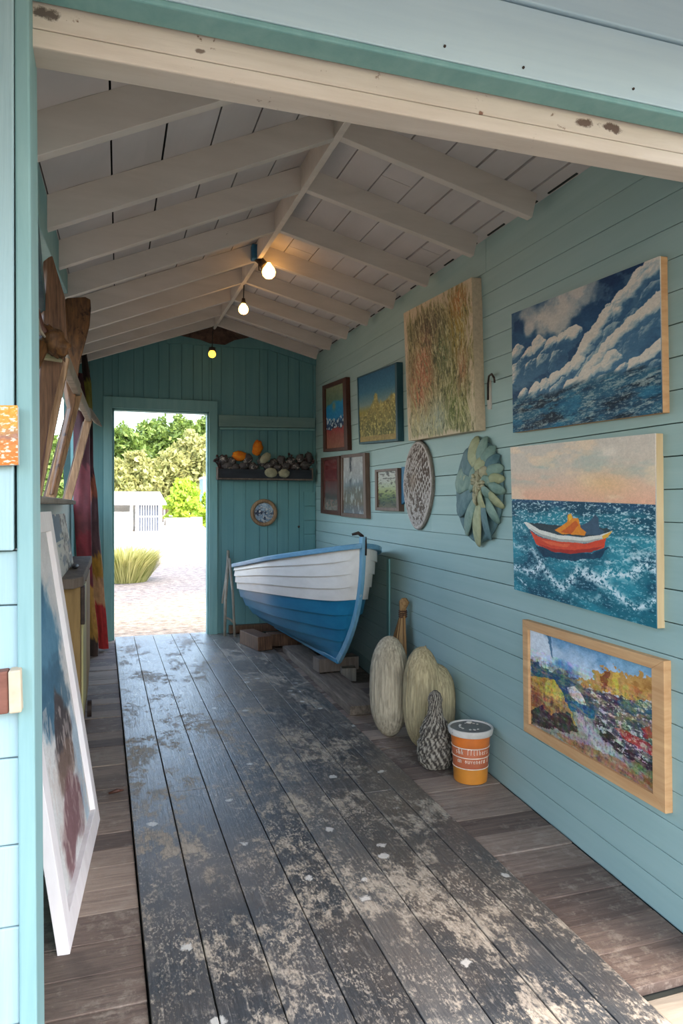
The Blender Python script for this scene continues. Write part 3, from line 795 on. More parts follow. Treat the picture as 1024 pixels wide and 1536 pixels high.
def art_cove():
    a = Art(380, 350, 1.1); f = zq((93, 125), (855, 372), (872, 1140), (93, 722)); Q = lambda L: [f(x, y) for x, y in L]
    a.vgrad([(0, (150, 116, 84)), (.5, (120, 130, 136)), (.62, (190, 206, 220)), (.8, (184, 204, 222)), (1, (112, 160, 198))])
    n = fbm(a.X * 3 + a.Y, a.Y * 3, 5, 3)
    up = sst(.55, .6, a.V)
    a.mixc(up * sst(.44, .62, n), (214, 220, 226)); a.mixc(up * (1 - sst(.3, .44, n)), (96, 150, 190))
    a.poly(Q([(200, 160), (225, 170), (240, 320), (225, 290)]), (44, 96, 132), .012, alpha=.8); a.poly(Q([(560, 250), (850, 350), (850, 420), (640, 420)]), (120, 168, 196), .02, alpha=.7)
    a.poly(Q([(93, 310), (150, 340), (200, 380), (260, 370), (310, 400), (380, 430), (420, 480), (520, 520), (560, 680), (420, 660), (330, 600), (93, 460)]), (48, 84, 110), .03)
    a.poly(Q([(330, 560), (420, 590), (500, 640), (500, 690), (400, 660), (340, 640)]), (30, 96, 136), .008)
    a.poly(Q([(390, 420), (470, 450), (520, 400), (560, 370), (640, 390), (720, 420), (858, 410), (858, 560), (740, 600), (640, 540), (520, 510), (420, 480)]), (206, 146, 64), .05, 30)
    am = sst(.42, .5, fbm(a.X * 40, a.Y * 12, 4, 6)); reg = np.zeros_like(a.U)
    a.poly(Q([(540, 380), (580, 375), (575, 500), (540, 500)]), (150, 78, 34), .03); a.poly(Q([(600, 400), (640, 400), (650, 520), (600, 520)]), (226, 176, 58), .03); a.poly(Q([(740, 440), (850, 430), (855, 560), (750, 580)]), (188, 124, 50), .05, streak=1)
    # sand path
    a.poly(Q([(330, 630), (470, 680), (560, 800), (700, 940), (872, 1060), (872, 1140), (500, 940), (93, 722), (300, 740)]), (158, 150, 138), .012)
    a.poly(Q([(380, 640), (450, 680), (560, 830), (640, 920), (520, 880), (420, 760)]), (190, 186, 180), .02, alpha=.8)
    a.poly(Q([(250, 770), (400, 830), (600, 910), (800, 1040), (872, 1100), (872, 1140), (520, 955), (300, 830)]), (164, 112, 70), .02, alpha=.9)
    # haystack-like rock at the left
    a.poly(Q([(93, 420), (180, 425), (240, 440), (290, 500), (320, 580), (360, 660), (400, 770), (300, 765), (180, 730), (93, 690)]), (196, 140, 62), .012)
    a.poly(Q([(190, 450), (240, 440), (290, 500), (318, 580), (250, 560), (190, 530)]), (222, 186, 62), .015); a.poly(Q([(93, 470), (170, 520), (150, 620), (93, 600)]), (160, 92, 44), .02); a.poly(Q([(160, 560), (200, 540), (270, 600), (320, 610), (320, 680), (150, 640)]), (140, 92, 56), .03, streak=1)
    a.poly(Q([(93, 640), (160, 600), (220, 660), (330, 640), (360, 690), (400, 770), (300, 770), (93, 715)]), (66, 54, 50), .03)
    a.poly(Q([(330, 490), (370, 480), (410, 520), (450, 600), (400, 590), (345, 540)]), (218, 218, 214), .008)
    # dark rocks at the right
    a.poly(Q([(440, 500), (560, 520), (700, 560), (858, 580), (868, 1000), (760, 930), (640, 900), (540, 790), (500, 700), (520, 640)]), (72, 74, 82), .02)
    a.poly(Q([(500, 700), (540, 690), (620, 800), (700, 880), (868, 960), (870, 1030), (760, 960), (620, 880), (530, 780)]), (52, 46, 46), .02)
    a.poly(Q([(640, 560), (858, 600), (858, 680), (760, 660), (660, 630)]), (56, 84, 104), .03)
    rk = sst(.56, .62, fbm(a.X * 26, a.Y * 34, 4, 44, .75))
    ins = a.poly(Q([(440, 500), (560, 520), (700, 560), (858, 580), (868, 1000), (760, 930), (640, 900), (540, 790), (500, 700), (520, 640)]), (0, 0, 0), alpha=0)
    a.mixc(ins * rk, (196, 188, 182))
    a.poly(Q([(620, 730), (700, 760), (860, 850), (862, 915), (760, 860), (660, 790)]), (172, 44, 44), .015); a.poly(Q([(780, 740), (830, 710), (845, 790), (800, 790)]), (140, 40, 34), .02)
    rd = a.poly(Q([(620, 730), (700, 760), (860, 850), (862, 915), (760, 860), (660, 790)]), (0, 0, 0), alpha=0)
    a.mixc(rd * sst(.55, .62, fbm(a.X * 50, a.Y * 60, 3, 47)) * .8, (220, 170, 150))
    a.poly(Q([(680, 940), (780, 970), (868, 1010), (870, 1080), (760, 1030)]), (112, 118, 70), .03, alpha=.8); a.poly(Q([(780, 1020), (872, 1060), (872, 1125), (800, 1070)]), (150, 84, 44), .02, alpha=.8)
    b1 = fbm(a.X * 22 + a.Y * 8, a.Y * 40, 5, 81, .7); b2 = fbm(a.X * 60, a.Y * 26, 4, 85, .75)
    a.mixc((a.V < .72) * sst(.52, .7, b1) * .35, (206, 196, 178)); a.mixc((a.V < .72) * sst(.52, .68, b2) * .4, (52, 52, 54))
    a.mixc((1 - sst(.42, .5, fbm(a.X * 14, a.Y * 30, 4, 88))) * (a.V > .36) * (a.V < .74) * .3, (226, 176, 84))
    low = (a.V < .80)[..., None]
    for k_, (fx, fy) in enumerate(((34, 12), (12, 30))):
        a.c = a.c + low * np.stack([(fbm(a.X * fx, a.Y * fy, 5, 401 + 7 * k_ + i, .7) - .5) * (78 if i < 2 else 60) for i in range(3)], -1)
    g_ = a.c.mean(-1, keepdims=True); a.c = g_ + (a.c - g_) * .82
    a.grain(16, 30); a.grain(12, 80); return a
def art_reeds():
    a = Art(320, 400, .75); a.fill((198, 180, 150))
    sl = a.X + (fbm(a.X * 4, a.Y * 3, 3, 40) - .5) * .12
    st = fbm(sl * 60, a.Y * 7, 5, 4, .75); st2 = fbm(sl * 90 + a.Y * 9, a.Y * 14, 4, 14, .8); st3 = fbm(sl * 80 - a.Y * 14, a.Y * 16, 4, 19, .8)
    edge = np.minimum(np.minimum(a.U / .07, (1 - a.U) / .09), np.minimum(a.V / .03, (1 - a.V) / .12)) + (st - .5) * 3 + (fbm(a.X * 6, a.Y * 3, 3, 2) - .5) * 1.6
    reg = sst(.2, 1.1, edge)
    bl = lambda cx, cy, rx, ry: np.exp(-(((a.U - cx) / rx) ** 2 + ((a.V - cy) / ry) ** 2))
    a.mixc(reg * .85, (140, 132, 90))
    a.mixc(reg * sst(.44, .6, st) * .7, (104, 106, 68)); a.mixc(reg * sst(.48, .64, st2) * .7, (180, 168, 122))
    a.mixc(reg * bl(.42, .78, .2, .14) * sst(.3, .55, st) * 1.2, (96, 84, 66)); a.mixc(reg * bl(.12, .82, .12, .1) * sst(.4, .6, st2), (84, 86, 62))
    a.mixc(reg * bl(.34, .52, .15, .2) * sst(.3, .6, st2) * 1.3, (184, 108, 76)); a.mixc(reg * bl(.2, .36, .12, .2) * sst(.35, .6, st) * 1.1, (180, 112, 80)); a.mixc(reg * bl(.08, .4, .08, .16) * sst(.4, .6, st2), (176, 118, 88))
    a.mixc(reg * bl(.82, .72, .12, .22) * sst(.35, .55, st) * 1.2, (150, 124, 44)); a.mixc(reg * bl(.84, .9, .1, .1) * sst(.3, .5, st2), (172, 104, 56))
    a.mixc(reg * bl(.58, .56, .14, .18) * sst(.36, .56, st2) * 1.2, (88, 104, 64)); a.mixc(reg * bl(.76, .2, .16, .2) * sst(.35, .55, st) * 1.2, (94, 104, 46))
    a.mixc(reg * bl(.3, .1, .3, .14) * sst(.25, .6, st3) * .9, (184, 182, 154)); a.mixc(reg * bl(.52, .14, .1, .12) * .6, (150, 166, 160)); a.mixc(reg * bl(.86, .42, .06, .14) * .7, (184, 122, 92))
    a.mixc(sst(.58, .66, st2) * reg * .75, (206, 196, 156)); a.mixc(sst(.6, .67, st3) * reg * .7, (62, 66, 42)); a.mixc(sst(.6, .66, fbm(sl * 110 + a.Y * 30, a.Y * 22, 3, 52, .8)) * reg * .6, (196, 186, 130))
    a.grain(7, 60); return a
def art_dune():
    a = Art(200, 250, .8)
    a.vgrad([(0, (112, 104, 48)), (.45, (150, 140, 66)), (.55, (120, 146, 140)), (.75, (52, 112, 136)), (1, (34, 92, 122))])
    hl = .40 + .24 * a.U + (fbm(a.X * 5, a.Y * 4, 5, 4) - .5) * .25 + (fbm(a.X * 40, a.Y * 8, 3, 44) - .5) * .10 + .12 * np.exp(-((a.U - .48) / .1) ** 2)
    g = sst(-.02, .03, hl - a.V)
    a.mixc(g, (150, 138, 76)); st = fbm(a.X * 30, a.Y * 8, 4, 5, .7)
    a.mixc(g * sst(.45, .6, st) * .8, (190, 180, 112)); a.mixc(g * (1 - sst(.15, .6, a.V)) * sst(.36, .58, st) * .95, (88, 88, 44))
    a.mixc(g * sst(.58, .66, fbm(a.X * 50, a.Y * 40, 3, 9)) * .7, (216, 202, 120)); a.mixc(g * sst(.54, .64, fbm(a.X * 70, a.Y * 30, 4, 19, .8)) * .7, (84, 84, 40)); a.mixc((a.V < .08) * .7, (160, 132, 78))
    a.grain(8, 50); return a
def art_bands():
    a = Art(90, 160, .6)
    n = (fbm(a.X * 8, a.Y * 8, 4, 3) - .5) * .16; v = a.V + n
    a.vgrad([(0, (134, 86, 66)), (.2, (140, 78, 66)), (.3, (150, 60, 56)), (.33, (22, 50, 80)), (.42, (22, 66, 104)), (.5, (26, 124, 172)), (.7, (34, 134, 176)), (.74, (96, 120, 96)), (1, (128, 138, 106))], v)
    a.mixc((v > .32) * (v < .5) * sst(.54, .6, fbm(a.X * 30, a.Y * 30, 3, 6)), (180, 196, 200))
    a.mixc(np.exp(-(((a.U - .45) / .09) ** 2 + ((a.V - .68) / .07) ** 2)), (128, 138, 106)); a.grain(12, 30); return a
def art_maroon():
    a = Art(80, 130, .6)
    a.vgrad([(0, (126, 112, 100)), (.2, (116, 96, 84)), (.25, (66, 52, 50)), (.4, (104, 60, 58)), (.7, (104, 44, 46)), (1, (112, 56, 56))], a.V + (fbm(a.X * 6, a.Y * 10, 4, 2) - .5) * .1)
    a.mixc(sst(.55, .65, fbm(a.X * 24, a.Y * 24, 4, 8)) * .4, (160, 120, 112)); a.grain(10, 30); return a
def art_silver():
    a = Art(100, 140, .7)
    a.vgrad([(0, (112, 116, 120)), (.2, (120, 112, 98)), (.4, (124, 118, 108)), (.5, (136, 140, 144)), (.62, (170, 172, 170)), (1, (196, 194, 190))], a.V + (fbm(a.X * 5, a.Y * 9, 4, 2) - .5) * .12)
    a.mixc(sst(.55, .64, fbm(a.X * 20, a.Y * 7, 4, 5)) * .5, (220, 220, 216)); a.mixc(np.exp(-((a.U - .38 + .1 * (1 - a.V)) / .07) ** 2) * (a.V > .35) * sst(.4, .55, fbm(a.X * 20, a.Y * 9, 3, 7)), (96, 100, 104)); a.grain(10, 40); return a
def art_meadow():
    a = Art(90, 110, .8)
    a.vgrad([(0, (120, 112, 92)), (.12, (92, 92, 80)), (.25, (110, 120, 84)), (.42, (164, 168, 112)), (.6, (186, 190, 156)), (.75, (200, 200, 186)), (1, (214, 212, 202))], a.V + (fbm(a.X * 3, a.Y * 12, 4, 2) - .5) * .14)
    a.mixc(sst(.56, .64, fbm(a.X * 9, a.Y * 26, 4, 5)) * .6, (70, 66, 66)); a.grain(10, 40); return a
def art_blots():
    a = Art(200, 420, .6); a.fill((200, 198, 194)); n = fbm(a.X * 4, a.Y * 6, 5, 3)
    a.mixc(sst(.5, .7, n) * .5, (172, 184, 194))
    bl = lambda cx, cy, rx, ry, s: sst(.34, .62, np.exp(-(((a.U - cx) / rx) ** 2 + ((a.V - cy) / ry) ** 2)) + (fbm(a.X * 9, a.Y * 12, 4, s) - .5) * .9)
    a.mixc(bl(.42, .80, .30, .13, 5) * .95, (44, 92, 116)); a.mixc(bl(.5, .6, .4, .2, 7) * .9, (70, 120, 146)); a.mixc(bl(.55, .5, .4, .14, 8) * .8, (58, 92, 112))
    a.mixc(bl(.6, .36, .28, .12, 9) * .95, (72, 64, 64)); a.mixc(bl(.55, .26, .3, .08, 10) * .9, (112, 92, 82)); a.mixc(bl(.5, .12, .34, .12, 11) * .9, (112, 78, 80)); a.mixc(bl(.9, .2, .1, .3, 12) * .7, (150, 174, 190))
    a.mixc(sst(.58, .66, fbm(a.X * 30, a.Y * 14, 4, 15)) * (a.V < .5) * .5, (190, 176, 168)); a.grain(9, 40); return a
def art_small_blue():
    a = Art(90, 80, 1.0); a.fill((176, 178, 172)); n = fbm(a.X * 5, a.Y * 5, 4, 3)
    a.mixc((a.V > .55) * (a.U < .55) * sst(.3, .45, n), (38, 76, 104)); a.mixc(sst(.5, .6, fbm(a.X * 20, a.Y * 14, 4, 4)) * (a.U > .45), (60, 60, 62)); a.mixc((a.V < .5) * sst(.52, .6, n), (80, 96, 110)); a.grain(10, 40); return a
def art_orange():
    a = Art(70, 110, .5); a.vgrad([(0, (200, 110, 44)), (.35, (190, 120, 66)), (.5, (150, 110, 96)), (.65, (196, 142, 66)), (1, (224, 146, 56))], a.V + (fbm(a.X * 6, a.Y * 8, 4, 3) - .5) * .3)
    a.mixc(sst(.58, .66, fbm(a.X * 16, a.Y * 30, 4, 5)), (214, 200, 176)); a.grain(14, 40); return a
def art_port():
    a = Art(90, 90, 1); a.fill((120, 140, 158)); n = fbm(a.X * 6, a.Y * 6, 4, 4)
    a.mixc(sst(.48, .58, n), (46, 52, 70)); a.mixc((a.V > .6) * sst(.4, .6, fbm(a.X * 4, a.Y * 4, 3, 8)) * .7, (170, 190, 204)); a.mixc(sst(.6, .66, fbm(a.X * 30, a.Y * 30, 3, 9)), (214, 208, 196)); a.grain(14, 30); return a

def lerp_q(q, u, v):
    tl, tr, br, bl = q
    return (bl * (1 - u) + br * u) * (1 - v) + (tl * (1 - u) + tr * u) * v
def art_grid(q, art, back):
    """dense painted front face closed into a thin slab"""
    ny, nx = art.U.shape
    tl, tr, br, bl = [np.array(p) for p in q]
    U, V = art.U[..., None], art.V[..., None]
    G = ((bl * (1 - U) + br * U) * (1 - V) + (tl * (1 - U) + tr * U) * V).reshape(-1, 3)
    idx = np.arange(nx * ny).reshape(ny, nx)
    a, b, c, d = idx[:-1, :-1], idx[:-1, 1:], idx[1:, 1:], idx[1:, :-1]
    fs = np.stack([a, b, c, d], -1).reshape(-1, 4).tolist()
    mb = MB(); mb.v = G.tolist(); mb.f = [tuple(x) for x in fs]
    bo = len(mb.v); bk = [np.array(p) + np.array(back) for p in (bl, br, tr, tl)]
    mb.v += [p.tolist() for p in bk]
    mb.f.append((bo, bo + 3, bo + 2, bo + 1))
    row = idx[0].tolist(); mb.f.append(tuple(row[::-1] + [bo, bo + 1])); row = idx[-1].tolist(); mb.f.append(tuple(row + [bo + 2, bo + 3]))
    row = idx[:, 0].tolist(); mb.f.append(tuple(row + [bo + 3, bo])); row = idx[:, -1].tolist(); mb.f.append(tuple(row[::-1] + [bo + 1, bo + 2]))
    mb.m = [0] * len(mb.f)
    col = art.out(); cc = col[[0, nx - 1, -1, -nx]]
    mb.col = np.concatenate([col, cc], 0)
    return mb
def frame_mb(q, inner, back, rec):
    """ring frame: outer loop q, inner loop, both tl tr br bl; back vector; rec = depth of inner recess"""
    mb = MB(); bu = Vector(back).normalized()
    for i in range(4):
        j = (i + 1) % 4
        o0, o1, i0, i1 = q[i], q[j], inner[i], inner[j]
        mb.hexa([o0 + back, o1 + back, i1 + back, i0 + back], [o0, o1, i1, i0])
    return mb
def picture(name, label, q, nrm, depth, art, edge, frame=None, art_mat=None, wv=(.05, .05, .05, .05), recess=.012, cat='painting', group=None, art_name='canvas'):
    """q: front corners tl tr br bl (world); nrm: outward; frame: material or None (stretched canvas with bare edge)"""
    q = [Vector(p) for p in q]; nrm = Vector(nrm).normalized(); back = -nrm * depth
    t = thing(name, label, cat, tuple((q[2] + q[3]) / 2 + back), group)
    if frame is None:
        mb = art_grid(q, art, -nrm * .004); mb.build(art_name, art_mat or M['art'], t, recalc=False)
        ob = MB(); ob.quadslab([p - nrm * .0042 for p in q], -nrm * (depth - .0042)); ob.build('stretcher', edge, t, bevel=.001)
    else:
        l, r, tp, b = wv
        inner = [lerp_q(q, l, 1 - tp), lerp_q(q, 1 - r, 1 - tp), lerp_q(q, 1 - r, b), lerp_q(q, l, b)]
        frame_mb(q, inner, back, recess).build('frame', frame, t, bevel=.0015)
        qi = [p - nrm * recess for p in inner]
        mb = art_grid(qi, art, -nrm * .006); mb.build(art_name, art_mat or M['art'], t, recalc=False)
    return t
def rwq(pts, d): return [RW(u, v, d) for u, v in pts]

picture('seascape_painting', 'unframed painting of white clouds over a dark blue sea', rwq([(767, 471), (989, 384), (992, 619), (769, 649)], .03), WN, .03, art_cloud(), M['pine'])
picture('seascape_painting', 'unframed painting of a red rowing boat on a teal sea', rwq([(765, 671), (982, 650), (984, 943), (771, 884)], .032), WN, .032, art_dinghy(), M['pale_pine'])
picture('landscape_painting', 'pine-framed painting of a cove with orange trees and dark rocks', rwq([(783, 929), (995, 991.5), (997.5, 1221), (785, 1096)], .028), WN, .028, art_cove(), None, M['pine'], wv=(.05, .065, .075, .085))
picture('abstract_painting', 'tall unframed painting of green and rust streaks on beige', rwq([(605, 470), (707, 416), (713, 645.5), (612.5, 661.5)], .055), WN, .055, art_reeds(), M['linen'])
picture('landscape_painting', 'painting of yellow dune grass under a blue sky', rwq([(535, 566), (594.5, 543), (596.5, 661.5), (538, 666.5)], .045), WN, .045, art_dune(), None, M['tealframe'], wv=(.025, .04, .02, .03), recess=.005)
picture('abstract_painting', 'brown-framed painting of bright blue and red bands', rwq([(483, 579), (518, 565.5), (521, 675), (484.5, 678)], .04), WN, .04, art_bands(), None, M['darkframe'], wv=(.12, .12, .06, .045))
picture('framed_picture', 'dark maroon picture in a narrow brown frame beside the silver picture', rwq([(481, 687), (508.5, 683.5), (510, 773.5), (480.5, 769.7)], .035), WN, .035, art_maroon(), None, M['darkframe'], M['artgloss'], wv=(.14, .12, .045, .07), cat='picture', art_name='print')
picture('framed_picture', 'pale silver-grey picture in a brown frame beside the maroon picture', rwq([(511, 682.5), (546.8, 679), (549, 778), (511, 774.5)], .04), WN, .04, art_silver(), None, M['umber'], M['artgloss'], wv=(.06, .09, .05, .06), cat='picture', art_name='print')
picture('framed_picture', 'small framed meadow picture left of the woven disc', rwq([(561.7, 704.7), (595.5, 701.8), (598, 767), (562.3, 765.6)], .04), WN, .04, art_meadow(), None, M['umber'], M['artgloss'], wv=(.09, .09, .06, .08), cat='picture', art_name='print')
tag(MB().quadslab(rwq([(601.6, 700.3), (607.7, 700.3), (607.7, 752), (601.6, 757)], .02), -WN * .02).build('board', M['bluebd'], bevel=.002),
    'small deep blue board between the meadow picture and the woven disc', 'board')

# hook on the right wall
t = thing('wall_hook', 'rusty white latch hook on the teal wall below the cloud painting left edge', 'hook', tuple(RW(735, 612)))
t['label'] = 'rusty iron hook with white paint on the wall between two paintings'
mb = MB(); mb.quadslab(rwq([(730, 572), (735, 570), (735.5, 614), (730.5, 614)], .008), -WN * .008); mb.build('plate', M['lidrim'], t, bevel=.001)
mb = MB(); mb.tube([RW(731.5, 600, .012), RW(731.5, 575, .012), RW(733, 564, .02), RW(737, 561, .03), RW(741, 567, .035), RW(741.5, 574, .035)], .005, 8); mb.build('hook', M['darkmetal'], t, smooth=True)

# woven disc
def wall_frame(c): return Vector(c), -WT, Vector((0, 0, 1)), WN     # origin, right (towards camera), up, out
pC = RW(631.5, 722); r0 = (RW(610.5, 722).y - RW(652.5, 722).y) / 2; hz_ = (RW(631, 663).z - RW(631, 793).z) / 2
pC = Vector((wallx((RW(610.5, 722).y + RW(652.5, 722).y) / 2), (RW(610.5, 722).y + RW(652.5, 722).y) / 2, (RW(631, 663).z + RW(631, 793).z) / 2))
t = thing('woven_disc', 'round woven wall disc of brown and white twigs with a pointed bottom', 'wall decoration', tuple(pC - Vector((0, 0, hz_))))
o_, rx, upv, outv = wall_frame(pC)
def disc_pt(rad, ang, h):
    k = 1.0
    s_, c_ = math.sin(ang), math.cos(ang)
    z_ = s_ * hz_ * rad; x_ = c_ * r0 * rad * (1 - .18 * max(0, -s_) ** 1.5)
    return o_ + rx * x_ + upv * z_ + outv * h
nR, nA = 80, 320
mb = MB(); cols = []; rr_ = np.linspace(.02, 1, nR)
A2, R2 = np.meshgrid(np.linspace(0, 2 * PI, nA, endpoint=False), rr_)
PX, PY = R2 * np.cos(A2), R2 * np.sin(A2)
def lines(x, y, fr, sd): 
    d = fbm(x * 2.0, y * 2.0, 2, sd) * 1.6
    return np.abs(((x * fr + d) % 1) - .5)
ln = np.minimum(np.minimum(lines(PX * .85 + PY * .35, PY, 12, 3), lines(PX * .85 - PY * .6, PY, 8, 8)), np.where(PY < -.15, lines(PX, PY, 13, 12), 1))
brk = sst(.38, .5, fbm(PX * 9, PY * 9, 3, 55))
wht = (1 - sst(.07, .14, ln)) * np.where(brk > .3, 1, .35); wht = np.maximum(wht, (R2 > .955) * .8)
cc = np.array((88, 74, 66)) * (1 - wht[..., None]) + np.array((204, 194, 186)) * wht[..., None]
cc = cc + ((fbm(PX * 30, PY * 30, 3, 7) - .5) * 40)[..., None]
patch = np.exp(-(((PX - .2) / .2) ** 2 + ((PY - .08) / .2) ** 2)); cc = cc * (1 - patch[..., None] * .6) + np.array((150, 130, 112)) * patch[..., None] * .6
H = .02 + .05 * (1 - R2 ** 2) + wht * .006
rings_ = [[disc_pt(R2[i, j], A2[i, j], H[i, j]) for j in range(nA)] for i in range(nR)]
rings_.append([disc_pt(1.0, a, .0) for a in A2[0]])
mb.rings(rings_, 0, True, True)
cc = np.clip(np.concatenate([cc, cc[-1:]], 0), 0, 255) / 255; cl = np.where(cc <= .04045, cc / 12.92, ((cc + .055) / 1.055) ** 2.4)
mb.col = np.concatenate([cl, np.ones(cl.shape[:2] + (1,))], -1).reshape(-1, 4)
mb.build('weave', attr_mat('woven_twigs', .8, .4, 60), t, smooth=True)
mb = MB(); mb.tube([disc_pt(1.0, a, .014) for a in np.linspace(0, 2 * PI, 81)], .009, 8, cap=False); mb.build('rim', M['greywood'], t, smooth=True)

# carved rosette of leaves
cy = (RW(680, 737, .03).y + RW(752, 737, .03).y) / 2; R_ = (RW(680, 737, .03).y - RW(752, 737, .03).y) / 2
zt, zb_ = RW(720, 655).z, RW(720, 818).z
cen = Vector((wallx(cy), cy, (zt + zb_) / 2)); Rz = (zt - zb_) / 2
_h = RW(727, 719, .1); ys_ = _h.y; hub = Vector((wallx(ys_), ys_, _h.z))
t = thing('carved_rosette', 'large carved wooden rosette of grey-green leaves on the teal wall', 'wall decoration', tuple(cen - Vector((0, 0, Rz))))
def ros(x, y, h): return cen + (-WT) * x * R_ + Vector((0, 0, 1)) * y * Rz + WN * h
hx, hy = .46, .14
mb = MB(); mb.rings([[ros(math.cos(a) * k, math.sin(a) * k, h) for a in np.linspace(0, 2 * PI, 64, endpoint=False)] for k, h in ((.92, .002), (.95, .014), (.90, .026), (.5, .03), (.1, .035))]); mb.build('backing', M['petal2'], t, smooth=True)
def rim_dist(ang):
    dx, dy = math.cos(ang), math.sin(ang); b = hx * dx + hy * dy; c = hx * hx + hy * hy - 1
    return -b + math.sqrt(b * b - c)
def petal(ang, span, r_in, r_out, h0, h1, mt, lift, thick=.02):
    """boat-shaped leaf: pointed near the hub, broad and rounded at the rim, one long edge raised over its neighbour"""
    n_ = 16; k_ = 16; rg = []; d = Vector((math.cos(ang), math.sin(ang))); q = Vector((-d.y, d.x))
    for i in range(n_ + 1):
        s_ = i / n_; rr = r_in + (r_out - r_in) * s_
        pr = min(1.0, (s_ / .62) ** .8) if s_ < .62 else math.sqrt(max(0.0, 1 - ((s_ - .62) / .40) ** 2))
        wl = max(.006, math.tan(span / 2) * (r_in + (r_out - r_in) * .66) * pr)
        hh = h0 + (h1 - h0) * s_ + .022 * math.sin(PI * s_) ** .8
        row = []
        for j in range(k_):
            a = 2 * PI * j / k_; ca, sa = math.cos(a), math.sin(a)
            th = thick * (pr ** .5) * (sa if sa > 0 else sa * .4) * (1 - .25 * abs(ca))
            p = Vector((hx, hy)) + d * rr + q * wl * ca
            groove = -.004 * (1 if (sa > 0 and abs(ca) < .2) else 0)
            row.append(ros(p.x, p.y, max(.004, hh + th + groove + lift * ca * pr)))
        rg.append(row)
    m_ = MB(); m_.rings(rg); m_.build('leaf', mt, t, smooth=True)
NP = 15; pal = ['petal3', 'petal', 'petal2', 'petal', 'petal', 'petal3', 'petal2', 'petal', 'petal2', 'petal', 'petal3', 'petal2', 'petal', 'petal3', 'petal']
for i in range(NP):
    a = 2 * PI * (i + .3) / NP
    rd = rim_dist(a)
    petal(a, 2 * PI / NP * 1.3, .10, rd * (1.0 if i % 3 else .965), .036, .010, M[pal[i]], .014 if i % 2 else .007)
for i in range(8):
    a = 2 * PI * (i + .1) / 8
    petal(a, 2 * PI / 8 * 1.05, .06, min(.5, rim_dist(a) * .62), .052, .036, M[['petal', 'core', 'petal3', 'petal'][i % 4]], .012)
mb = MB()
for i in range(34):
    a = random.uniform(0, 2 * PI); r = .20 * math.sqrt(random.random())
    L = random.uniform(.012, .03)
    c = ros(hx + r * math.cos(a), hy + r * math.sin(a), .066 + random.uniform(0, .018))
    dirv = ((-WT) * math.cos(a) + Vector((0, 0, 1)) * math.sin(a)).normalized()
    sd = dirv.cross(WN)
    mb.blob(c, (sd * .011, WN * .012, dirv * L), 8, 6)
mb.build('seed_head', M['core'], t, smooth=True)

# ------------------------------------------------------------------ far wall things
t = thing('coat_board', 'grey-green board fixed on the far wall above the stone shelf', 'board', tuple(FW(400, 640)))
mb = MB(); mb.quadslab([FW(u, v, .03) for u, v in ((328, 622), (473, 627), (472, 642), (328, 640))], (0, .028, 0)); mb.build('board', M['petal'] if False else wood('grey_green_board', (108, 140, 134), (128, 158, 150), 6, (.3, 2, 3), .6, (70, 120, 140), .7, 5), t, bevel=.003)
mb = MB(); mb.quadslab([FW(u, v, .045) for u, v in ((330, 641), (472, 643), (472, 646), (330, 644))], (0, .042, 0)); mb.build('ledge', M['teal_trim'], t)
t = thing('wall_shelf', 'long narrow shelf box with dark front holding stones on the far wall', 'shelf', tuple(FW(398, 721)))
sx0, sx1 = FW(326, 700, .12).x, FW(469, 700, .12).x
zbot, ztop = FW(398, 720, .12).z, FW(398, 701, .12).z
Yf = FARY - .13
mb = MB(); mb.box((sx0, Yf, zbot), (sx1, FARY - .008, zbot + .016)); mb.build('shelf_board', M['oldwood'], t, bevel=.002)
mb = MB(); mb.box((sx0 + .01, Yf + .008, zbot + .0165), (sx1 - .01, Yf + .024, ztop - .02)); mb.build('front_panel', M['blackpanel'], t, bevel=.002)
mb = MB(); mb.box((sx0 + .01, Yf + .026, zbot + .0165), (sx1 - .01, FARY - .02, ztop - .035)); mb.build('tray', M['darkfloral'], t)
for xx in (sx0, sx1 - .009):
    MB().box((xx, Yf, zbot + .0165), (xx + .009, FARY - .008, ztop)).build('end_panel', M['oldwood'], t)
zsh = ztop - .035
def shelf_thing(name, label, cat, u, v, rx_, rz_, mt, seed, group=None, tilt=0., ry_=.035):
    p = at_y(u, v, Yf + .075)
    t_ = MB().blob((0, 0, 0), (Vector((rx_, 0, rx_ * tilt)), (0, ry_, 0), Vector((-rz_ * tilt, 0, rz_))), 14, 10, rough=.2, seed=seed)
    zc = max(p.z, zsh + rz_ * .8)
    t_.v = [(x + p.x, y + p.y, max(zsh, z + zc)) for x, y, z in t_.v]
    o = t_.build(name, mt, smooth=True); return tag(o, label, cat, group)
k = .0067
shelf_thing('orange_sponge', 'orange sponge standing upright, tallest thing on the stone shelf', 'sponge', 386, 672, .052, .075, M['sponge'], 3, tilt=-.2)
shelf_thing('orange_sponge', 'orange and yellow sponge lying near the left of the stone shelf', 'sponge', 359, 684, .075, .05, M['sponge'], 5)
stones = [(341, 699, .06, .04), (353, 701, .055, .04), (366, 699, .06, .04), (379, 700, .055, .04), (403, 699, .055, .04), (416, 701, .05, .035), (429, 699, .055, .035), (443, 700, .055, .04), (457, 698, .055, .045), (335, 690, .05, .045), (347, 692, .045, .04), (372, 688, .045, .05), (393, 692, .05, .05), (410, 694, .045, .04), (421, 690, .045, .045), (436, 692, .05, .042), (450, 688, .045, .045), (463, 686, .04, .055)]
for i, (u, v, a, b) in enumerate(stones):
    shelf_thing('stone', 'dark speckled stone in the row along the far wall shelf', 'stone', u, v, a, b, M['rock'], 20 + i, 'dark stones on the far wall shelf', tilt=random.uniform(-.3, .3), ry_=.045)
def front_stone(u, v, r, rz_, label, sd):
    p = at_y(u, v, Yf - .012); mb_ = MB().blob(p, ((r, 0, 0), (0, .022, 0), (0, 0, rz_)), 14, 10, rough=.1, seed=sd)
    tag(mb_.build('stone', M['palerock'], smooth=True), label, 'stone')
